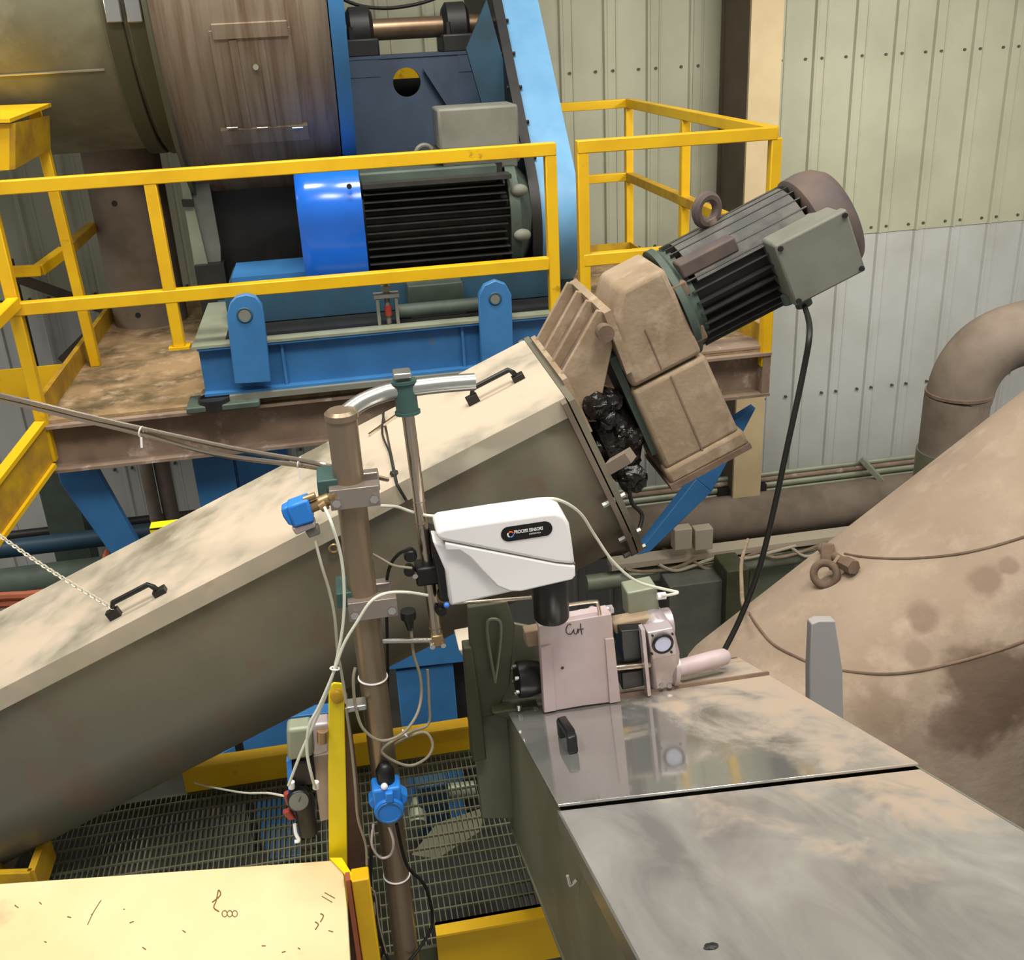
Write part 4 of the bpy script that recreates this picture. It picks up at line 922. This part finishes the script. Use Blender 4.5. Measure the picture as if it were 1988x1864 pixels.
lowbox('small blue box under the grating behind the switch unit', 'box', 'junction_box', ((800, 1500), (860, 1490), (870, 1520), (810, 1530)), -.9, .3, 'blue_teal')
pts = [Z(812, 1600, -.75), Z(815, 1560, -.72), Z(840, 1542, -.7), Z(925, 1532, -.7)]
tag(MB().tube(pts, .035, 16, 6).build('bent_pipe', 'galv'), 'bent grey pipe under the grating right of the pole', 'pipe')
P = [Z(*q, -.55) for q in ((800, 1672), (850, 1610), (940, 1580), (935, 1625), (850, 1680))]
tag(MB().prism(P, (0, 0, .03)).build('sloping_plate', 'olive_side'), 'olive sloping plate under the grating beside the chute', 'plate')

# ------------------------------------------------------------------ stainless chute, foreground right
t = thing('chute', 'stainless covered chute with dusty lid sloping away in the foreground', 'chute', (.6, 1.6, .2))
SA = R(20)
su, sw = V((0, math.cos(SA), -math.sin(SA))), V((0, math.sin(SA), math.cos(SA)))
HF = Frame(Y(1052, 1385, 2.0), V((1, 0, 0)), su, sw)   # u across, v down-slope away, w up
def onch(x, y):
    p = plane(x, y, HF.o, sw) - HF.o; return p.x, p @ su
X0, X1 = .282 - HF.o.x, .93 - HF.o.x
vs1 = onch(1085, 1566)[1]; vs2 = onch(1755, 1490)[1]
va, vb = onch(990, 1385)[1], onch(1480, 1312)[1]
m = MB(); m.prism([HF.p(X0, vs1, -.002), HF.p(X1, vs2, -.002), HF.p(X1, .22, -.002), HF.p(X0, .22, -.002)], sw * .006); ld = m.build('upper_lid', 'chute_lid', t, bev=.0015)
m = MB(); m.prism([HF.p(X0, -1.7, -.014), HF.p(X1, -1.7, -.014), HF.p(X1, vs2 - .004, -.014), HF.p(X0, vs1 - .004, -.014)], sw * .008); m.build('lower_lid', 'chute_lid_brushed', t, bev=.0015)
m = MB(); m.box
for x in (X0, X1 - .004):
    m = MB(); m.prism([HF.p(x + .004, -1.7, -.016), HF.p(x + .004, .24, -.016), HF.p(x + .004, .24, -.36), HF.p(x + .004, -1.7, -.36)], (.004, 0, 0)); m.build('side_wall', 'olive_side', t)
    m = MB(); xx = x - .003 if x == X0 else x + .004; m.prism([HF.p(xx, -1.7, -.006), HF.p(xx, vs1, -.006), HF.p(xx, vs1, -.04), HF.p(xx, -1.7, -.04)], (.004, 0, 0)); m.build('lid_lip', 'stainless', t)
m = MB(); HF.box(m, (X0, X1), (-1.7, .24), (-.365, -.36)); m.build('bottom', 'olive_side', t)
m = MB(); HF.box(m, (X0, X1), (.24, .246), (-.36, -.0)); m.build('end_wall', 'olive_side', t)
q = onch(1092, 1445)
hm = MB(); a = HF.p(*onch(1083, 1432), .004); b = HF.p(*onch(1106, 1470), .004); dd = (b - a); 
hm.prism([a + V((0, 0, 0)), a + sw * .035, a + dd * .15 + sw * .045, a + dd * .85 + sw * .045, b + sw * .035, b, b - dd * .18, b - dd * .18 + sw * .03, a + dd * .18 + sw * .03, a + dd * .18], V((.02, .004, 0)))
hm.build('lid_handle', 'black', ld, bev=.003)
sp_ = HF.p(onch(1380, 1832)[0], onch(1380, 1832)[1], -.004); MB().ball(sp_, .006, (1.6, 1, .4), .3).build('grit_speck', 'iron_black', t)
p = X(1120, 1708, HF.o.x + X0); MB().tube([p, p + V((-.012, 0, -.01)), p + V((-.016, 0, .012))], .003, 6, 3).build('side_hook', 'stainless_bright', t)
# end frame beside the chute
t = thing('chute_inlet_frame', 'dark olive steel inlet frame at the far left corner of the chute', 'frame', (.24, 2.05, 0))
m = MB().prism(pix([(908, 1180), (985, 1168), (1000, 1215), (990, 1330), (960, 1390), (920, 1395)], 2.06), (0, .02, 0)); m.build('side_plate', 'olive', t, bev=.003)
m = MB().prism(pix([(905, 1280), (950, 1275), (985, 1390), (1002, 1590), (935, 1590)], 2.08), (0, .02, 0)); m.build('leg_plate', 'olive_side', t, bev=.003)
m = MB().prism(pix([(900, 1260), (916, 1258), (935, 1385), (945, 1475), (918, 1480)], 2.05), (0, .04, 0)); m.build('post', 'olive', t, bev=.003)
MB().tube([Y(962, 1325, 2.045), Y(950, 1260, 2.045), Y(946, 1212, 2.045), (Y(958, 1202, 2.045)), Y(972, 1212, 2.045), Y(970, 1260, 2.045), Y(962, 1320, 2.045)], .004).build('hasp', 'olive_side', t)
MB().prism(pix([(955, 1385), (1045, 1370), (1045, 1392), (990, 1400)], 2.03), (0, .04, 0)).build('base_angle', 'olive', t, bev=.003)
for x, y in ((1008, 1378), (1040, 1385)): MB().cyl(Y(x, y, 2.025), Y(x, y - 10, 2.025), .006, n=8).build('bolt', 'stainless', t)
MB().prism(pix([(985, 1208), (1052, 1222), (1056, 1380), (955, 1392), (972, 1300)], 2.13), (0, .01, 0)).build('inlet_plate', 'olive_side', t, bev=.002)
MB().prism(pix([(890, 1262), (930, 1255), (932, 1275), (905, 1285)], 2.2), (0, .1, 0)).build('tan_block', 'outlet', t, bev=.004)

# ------------------------------------------------------------------ sampler on the chute
t = thing('sampler_gate', 'dusty pinkish steel slide-gate sampler box with wire handle on the chute lid', 'sampler', Y(1120, 1370, 2.0))
gp = [(1046, 1217), (1187, 1192), (1190, 1240), (1200, 1362), (1130, 1371), (1056, 1384)]
MB().prism(pix(gp, 1.985), (0, .02, 0)).build('gate_plate', 'plate_dusty', t, bev=.002)
MB().prism(pix([(1050, 1258), (1070, 1254), (1080, 1380), (1057, 1384)], 1.979), (0, .006, 0)).build('left_guide', 'plate_dusty', t, bev=.001)
MB().prism(pix([(1175, 1242), (1192, 1240), (1205, 1362), (1184, 1366)], 1.979), (0, .03, 0)).build('right_guide', 'plate_dusty', t, bev=.001)
MB().prism(pix([(1050, 1225), (1188, 1200), (1200, 1360), (1060, 1380)], 2.005), (0, .06, 0)).build('chamber', 'plate_dusty', t)
MB().tube([Y(1067, 1212, 1.99), Y(1065, 1190, 1.99), Y(1070, 1180, 1.99), Y(1150, 1168, 1.99), Y(1160, 1172, 1.99), Y(1165, 1196, 1.99)], .0042, 8, 3).build('wire_handle', 'rod_steel', t)
ck = MB()
def wr(pts): ck.tube([Y(x, y, 1.9838) for x, y in pts], .0011, 5, 3)
wr([(1103, 1213), (1099, 1222), (1101, 1230), (1109, 1231), (1113, 1224)]); wr([(1104, 1212), (1109, 1213)]); wr([(1114, 1222), (1115, 1230), (1120, 1230), (1122, 1221), (1123, 1229)]); wr([(1127, 1211), (1128, 1222), (1130, 1232)]); wr([(1122, 1223), (1133, 1221)])
ck.build('handwriting', 'ink', t)
m = MB(); m.ball(Y(1092, 1297, 1.984), .0035, (1, .4, 1), .3); m.build('chip', 'ink', t)
a, b = Y(1000, 1320, 2.04), Y(1052, 1314, 2.04)
fl_ = MB().lathe(a, b - a, [(0, .03), (.006, .043), (.03, .044), ((b - a).length, .036)], 28); fb = fl_.build('end_bearing', 'black', t)
for k in range(6):
    g_ = R(60 * k + 20); MB().cyl(a + V((-.004, math.cos(g_) * .034, math.sin(g_) * .034)), a + V((.012, math.cos(g_) * .034, math.sin(g_) * .034)), .005, n=6).build('bolt', 'stainless', fb)
MB().box(Y(1022, 1255, 2.06), Y(1050, 1215, 2.1)).build('side_ear', 'dust', t, bev=.003)
MB().prism(pix([(1018, 1228), (1048, 1222), (1048, 1254), (1025, 1258)], 2.02), (0, .03, 0)).build('side_ear', 'dust', t, bev=.003)
MB().prism(pix([(1205, 1226), (1252, 1222), (1256, 1282), (1210, 1288)], 2.02), (0, .06, 0)).build('coupling_box', 'black', t, bev=.003)
MB().prism(pix([(1206, 1306), (1250, 1300), (1252, 1332), (1208, 1340)], 2.02), (0, .06, 0)).build('coupling_box', 'black', t, bev=.003)
MB().cyl(Y(1195, 1297, 2.01), Y(1262, 1290, 2.01), .008, n=16).build('drive_rod', 'rod_steel', t)
MB().prism(pix([(1245, 1224), (1252, 1222), (1264, 1350), (1258, 1352)], 1.985), (0, .025, 0)).build('bracket_plate', 'alu', t)
MB().prism(pix([(1190, 1212), (1262, 1198), (1300, 1215), (1300, 1228), (1195, 1232)], 2.05), (0, .04, 0)).build('top_bracket', 'dust', t, bev=.004)
t = thing('sampler_gearbox', 'small aluminium worm gearbox with round white dial on the chute', 'gearbox', Y(1285, 1330, 2.04))
MB().prism(pix([(1255, 1230), (1270, 1210), (1295, 1205), (1310, 1222), (1322, 1270), (1320, 1320), (1300, 1342), (1268, 1345)], 2.02), (0, .09, 0)).build('housing', 'alu', t, bev=.012, seg=3)
MB().prism(pix([(1257, 1229), (1307, 1219), (1316, 1272), (1266, 1282)], 1.99), (0, .04, 0)).build('square_flange', 'alu', t, bev=.003)
dc = Y(1287, 1250.5, 1.985)
MB().torus(dc, (0, 1, 0), .0225, .0036, 28, 8).build('dial_ring', 'black', t)
MB().cyl(dc + V((0, -.001, 0)), dc + V((0, .01, 0)), .0205, n=28).build('dial', 'dial', t)
for dx, dz in ((-.025, -.025), (.022, -.028), (-.024, .024), (.024, .021)): MB().cyl(dc + V((dx, .002, dz)), dc + V((dx, .01, dz)), .0028, n=8).build('screw', 'black', t)
MB().lathe(Y(1300, 1300, 2.05), (1, -.1, -.1), [(0, .03), (.008, .04), (.018, .04), (.02, .034)], 24).build('motor_flange', 'alu', t)
MB().lathe(Y(1312, 1300, 2.07), (1, .22, -.03), [(0, .022), (.11, .0225), (.14, .021), (.15, .014)], 28).build('motor', 'plate_dusty', t)
MB().box(Y(1272, 1345, 2.03), Y(1318, 1322, 2.08)).build('foot', 'alu', t, bev=.004)
for x in (1285, 1300): MB().cyl(Y(x, 1332, 2.015), Y(x, 1332, 2.03), .006, n=8).build('bolt', 'stainless_bright', t)
MB().prism(pix([(1218, 1152), (1276, 1140), (1282, 1196), (1222, 1206)], 2.08), (0, .06, 0)).build('terminal_box', 'galv', t, bev=.004)
MB().cyl(Y(1276, 1158, 2.07), Y(1292, 1156, 2.07), .009, n=10).build('cable_gland', 'white', t)
MB().lathe(Y(1262, 1215, 2.09), (1, 0, 0), [(0, .038), (.05, .038)], 24).build('motor_barrel', 'alu', t)
m = MB(); a = Y(1206, 1376, 1.99); HF.box(m, (a.x - HF.o.x, X1), (.02, .03), (.004, .012)); tag(m.build('edge_strip', 'dust_dark'), 'dark dusty seam strip across the chute right of the sampler', 'strip')
m = MB().bar(Y(1125, 1192, 2.08), Y(1190, 1182, 2.08), .02, .012); m.ball(Y(1150, 1186, 2.07), .012); m.ball(Y(1180, 1183, 2.07), .008)
tag(m.build('turnbuckle', 'alu'), 'small dusty turnbuckle behind the wire handle of the sampler', 'turnbuckle')

# ------------------------------------------------------------------ dusty hopper, bar, shackle
t = thing('hopper', 'large dusty tan slanted hopper casing at right with curved seams', 'hopper', (1.9, 3.08, FLOOR))
a_, b_ = .8, .5
def sec(z):
    return 1.4 + 1.38 * (max(z, 0) - .246) + a_, 2.96
zs = [FLOOR, -.8, -.3, 0, .246, .45, .66, .98, 1.35]
vs = []; n = 64
for z in zs:
    cx, cy = sec(z)
    for i in range(n):
        a = 2 * math.pi * i / n; e_ = .93
        vs.append(V((cx + math.copysign(abs(math.cos(a)) ** e_, math.cos(a)) * a_, cy + math.copysign(abs(math.sin(a)) ** e_, math.sin(a)) * b_, z)))
fs = [[k * n + i, k * n + (i + 1) % n, (k + 1) * n + (i + 1) % n, (k + 1) * n + i] for k in range(len(zs) - 1) for i in range(n)] + [list(range(n))[::-1], list(range((len(zs) - 1) * n, len(zs) * n))]
bv = BVHTree.FromPolygons(vs, fs)
def hit(x, y):
    d = ray(x, y).normalized(); h = bv.ray_cast(EYE, d)[0]; return h if h else Y(x, y, 3.0)
hopper_mat([(hit(1930, 1350), .16, '6e5a4a', .95), (hit(1870, 1400), .11, '7c6656', .8), (hit(1920, 1130), .05, '8c7664', .8), (hit(1790, 1200), .05, '8a7462', .8), (hit(1720, 1380), .08, '927c68', .6), (hit(1960, 1100), .03, '8c7664', .7), (hit(1780, 1270), .04, '927c6a', .6), (hit(1680, 930), .12, '9c8674', .5)], V(t.location))
MB().faces(vs, fs).build('casing', 'hopper_dust', t)
def seam(name, pts, m='dust_dark', r=.0052):
    MB().tube([hit(*p) for p in pts], r, 8, 5).build(name, m, t)
seam('seam', [(1454, 1190), (1470, 1215), (1500, 1250), (1545, 1275), (1600, 1295), (1690, 1308), (1770, 1305), (1860, 1285), (1940, 1262), (1990, 1244), (2070, 1208), (2160, 1150)])
seam('seam', [(1640, 1075), (1680, 1082), (1750, 1085), (1830, 1080), (1900, 1068), (1990, 1042), (2080, 1005), (2170, 955)])
sp2 = hit(1620, 1085)
t = thing('shackle', 'dusty lifting shackle ring hanging on the hopper side', 'shackle', sp2)
def off(x, y, k): h = hit(x, y); return h + (EYE - h).normalized() * k
c = off(1602, 1115, .05)
MB().torus(c, (EYE - c).normalized() + V((-.25, 0, -.1)), .04, .014, 24, 10).build('ring', 'dust_dark', t)
MB().cyl(off(1595, 1065, .05), off(1650, 1098, .05), .016, n=14).build('pin', 'dust_dark', t)
MB().bar(off(1606, 1075, -.02), off(1606, 1075, .07), .045, .075).build('pad_eye', 'dust_dark', t, bev=.006)
MB().cyl(off(1638, 1092, .05), off(1658, 1102, .05), .026, n=6).build('nut', 'dust_dark', t)
MB().bar(off(1612, 1105, .045), off(1630, 1080, .05), .012, .012).build('tag_wire', 'dust', t)
p = [(1580, 1215), (1592, 1206), (1622, 1206), (1636, 1300), (1642, 1408), (1572, 1408), (1572, 1300)]
m = MB().prism(pix([(1576, 1212), (1590, 1206), (1622, 1206), (1636, 1300), (1640, 1520), (1572, 1520), (1572, 1300)], 2.25), (0, .03, 0))
q = Y(1605, 1520, 2.25); m.box((q.x - .05, 2.25, FLOOR), (q.x + .04, 2.28, q.z + .005)); tag(m.build('bar', 'grey_plain', bev=.003), 'plain grey upright flat bar between chute and hopper', 'bar')
cable('thin_cable', 'thin dusty cable hanging from the cable tray onto the hopper', 'cable', [(1452, 1048, 4.2), (1440, 1090, 3.8), (1440, 1140, 3.4), (1442, 1170, 3.15), (1450, 1190, 3.0)], .008, 'dust')
# elbow pipe behind
t = thing('elbow_pipe', 'dusty brown elbow pipe bending down behind the hopper', 'pipe', (3.9, 6.0, FLOOR))
ey = 6.0; er = .21
c0_ = Y(2060, 660, ey)
pts = [V((6.5, ey, .21)), V((4.75, ey, .21)), V((4.45, ey, .2)), V((4.2, ey, .14)), V((4.05, ey, .0)), V((3.99, ey, -.2)), V((3.98, ey, -.5)), V((3.98, ey, FLOOR))]
MB().tube(pts, er, 32, 6).build('pipe', 'pipe_brown', t)
for i, z in enumerate((-.17,)): MB().cyl((3.99, ey, z - .01), (3.99, ey, z + .01), er + .008, n=32).build('weld_band', 'dust_dark', t)
MB().cyl((3.98, ey, -.58), (3.98, ey, FLOOR), er + .012, n=32).build('lower_sleeve', 'olive_side', t)
# pipes along the wall
def xpipe(name, lab, cat, a, b, yy, r, m, x0=None, x1=None, grp=None):
    p, q = Y(*a, yy), Y(*b, yy); z = (p.z + q.z) / 2
    return tag(MB().cyl((x0 if x0 is not None else p.x, yy, z), (x1 if x1 is not None else q.x, yy, z), r, n=24).build(name, m), lab, cat, grp)
xpipe('wall_pipe', 'thick dusty horizontal pipe along the wall behind the black cable', 'pipe', (1300, 1018), (1690, 977), 7.6, .2, 'pipe_brown', 1.6, 6.5)
for k, (ya, yb_, lab, m_, r_) in enumerate(((928, 887, 'topmost of the parallel conduits along the wall', 'galv', .022), (938, 895, 'second conduit down of the bundle along the wall', 'beam_dust', .026), (950, 905, 'third conduit down of the bundle along the wall', 'galv', .03), (962, 915, 'lowest conduit of the bundle along the wall', 'galv', .022))):
    xpipe('conduit', lab, 'conduit', (1400, ya), (1790, yb_), 7.75, r_, m_, 1.9, 6.0, 'conduits along the wall')
xpipe('lower_pipe', 'pale horizontal pipe below the dusty cable tray', 'pipe', (1290, 1108), (1560, 1082), 7.2, .07, 'galv', 1.7, 5)
t = thing('cable_tray', 'dusty cable tray with loose wires under the thick wall pipe', 'cable tray', (3, 7.2, -1.8))
p, q = Y(1260, 1080, 7.2), Y(1600, 1050, 7.2); z = (p.z + q.z) / 2
MB().box((1.9, 7.15, z - .03), (5, 7.3, z + .02)).build('tray', 'outlet', t)
for k in range(7):
    x = 2.0 + .28 * k; MB().tube([(x, 7.12, z - .01), (x + .15, 7.11, z - .05 - .03 * (k % 3)), (x + .4, 7.12, z - .06 + .03 * (k % 2)), (x + .6, 7.12, z)], .014).build('loose_wire', 'outlet' if k % 2 else 'dust', t)
for x in (2.4, 4.4): MB().box((x, 7.2, z - .07), (x + .04, 8.2, z - .031)).build('bracket', 'olive', t)
for x0_, lab in ((1310, 'left of the two pale outlet boxes below the thick pipe'), (1350, 'right of the two pale outlet boxes below the thick pipe')):
    a, b = Y(x0_, 1030, 7.1), Y(x0_ + 34, 1066, 7.1); tag(MB().box((a.x, 7.1, b.z), (b.x, 7.2, a.z)).build('outlet_box', 'outlet', bev=.008), lab, 'outlet box', 'outlet boxes')
for x_, y0_, y1_, lab, nm in ((1473, 940, 975, 'short dark strut between conduits and thick pipe, nearest the black cable', 'strut'), (1395, 950, 975, 'dark clamp block between conduits and thick pipe', 'clamp_block')):
    a, b = Y(x_, y0_, 7.7), Y(x_ + (12 if nm == 'strut' else 40), y1_, 7.7); tag(MB().box((a.x, 7.68, b.z - .05), (b.x, 7.8, a.z)).build(nm, 'iron_black'), lab, 'strut')
tag(MB().bar(Y(1672, 890, 7.7), Y(1722, 945, 7.55), .04, .04).build('conduit_brace', 'galv'), 'diagonal grey brace between conduits and thick pipe at right', 'brace')
# dark lower machinery right of the sampler
for pts, yy, z0, m_, lab, nm, cat in ((((1300, 1140), (1410, 1118)), 6.9, FLOOR, 'motor_grey', 'grey-green cabinet low behind the sampler gearbox', 'cabinet', 'cabinet'), (((1412, 1110), (1455, 1100)), 6.8, FLOOR, 'olive', 'narrow dark olive post low behind the black cable', 'post', 'post'), (((1456, 1105), (1545, 1095)), 7.3, FLOOR, 'galv', 'pale green box low on the wall beside the hopper', 'wall_box', 'box')):
    a, b = Y(*pts[0], yy), Y(*pts[1], yy); tag(MB().box((a.x, yy, z0), (b.x, yy + .3, a.z)).build(nm, m_, bev=.01), lab, cat)
# left lower background pipes
for (a, b, yy, r_, m_, lab) in (((0, 1060), (330, 1035), 6.6, .06, 'blue_teal', 'dark blue pipe low at left behind the conveyor lid'), ((0, 1130), (330, 1100), 6.2, .1, 'motor_green', 'thick green-grey pipe low at left behind the conveyor lid'), ((0, 1035), (330, 1012), 7.2, .035, 'iron_black', 'thin dark pipe low at left along the wall')):
    xpipe('background_pipe', lab, 'pipe', a, b, yy, r_, m_, -4, .2)
for k, (dy, lab) in enumerate(((0, 'upper orange hose at the left edge beside the conveyor'), (14, 'lower orange hose at the left edge beside the conveyor'))):
    cable('orange_hose', lab, 'hose', [(-420, 1190 + dy, 4.6), (-20, 1160 + dy, 4.6), (60, 1155 + dy, 4.6), (150, 1140 + dy, 4.7), (200, 1110 + dy, 4.8), (210, 1075, 4.9), (235, 1062, 5.0)], .022, 'orange_hose', 'orange hoses')
xa = Y(62, 900, 6.9).x; xb = Y(135, 900, 6.9).x
tag(MB().box((xa, 6.9, FLOOR), (xb, 7.1, -.25)).build('lower_column', 'motor_green'), 'dark grey-green column below the deck at the left', 'column')
a = Y(290, 940, 6.4); b = Y(318, 940, 6.4); m = MB().cyl((a.x, 6.4, FLOOR), (a.x, 6.4, .42), .04); m.cyl((b.x, 6.45, FLOOR), (b.x, 6.45, .42), .05)
tag(m.build('drain_pipe', 'pipe_brown'), 'pair of joined brown drain pipes under the platform beam', 'pipe')
a, b = Y(290, 1026, 3.6), Y(345, 1046, 3.6); m = MB().box((a.x, 3.6, b.z - .08), (b.x + .1, 3.63, a.z)); m.box((a.x, 3.6, a.z - .01), (b.x + .1, 3.65, a.z + .002))
t = thing('yellow_bracket', 'small yellow bracket end showing above the conveyor lid at left', 'bracket', (b.x + .05, 3.62, FLOOR))
m.build('arm', 'yellow_bright', t, bev=.002); MB().box((b.x + .06, 3.612, FLOOR), (b.x + .09, 3.64, a.z - .012)).build('stem', 'iron_black', t)

cable('drooping_wire', 'thin dark wire drooping along the wall above the brown shaft', 'wire', [(600, -40, 8.05), (680, 5, 8.05), (740, 16, 8.05), (800, 10, 8.05), (850, -5, 8.05), (900, -30, 8.05)], .012, 'cable_black')
t = thing('wall_brace', 'dark diagonal brace on the wall behind the left yellow posts', 'brace', Y(120, 560, 7.9))
MB().bar(Y(20, 535, 7.9), Y(215, 605, 7.9), .06, .06).build('bar', 'steel_brown', t); MB().bar(Y(215, 605, 7.9), Y(120, 700, 7.9), .06, .06).build('bar', 'steel_brown', t)
MB().box((Y(20, 535, 7.9).x - .05, 7.9, FLOOR), (Y(20, 535, 7.9).x + .02, 8.0, Y(20, 535, 7.9).z + .1)).build('post', 'steel_brown', t)
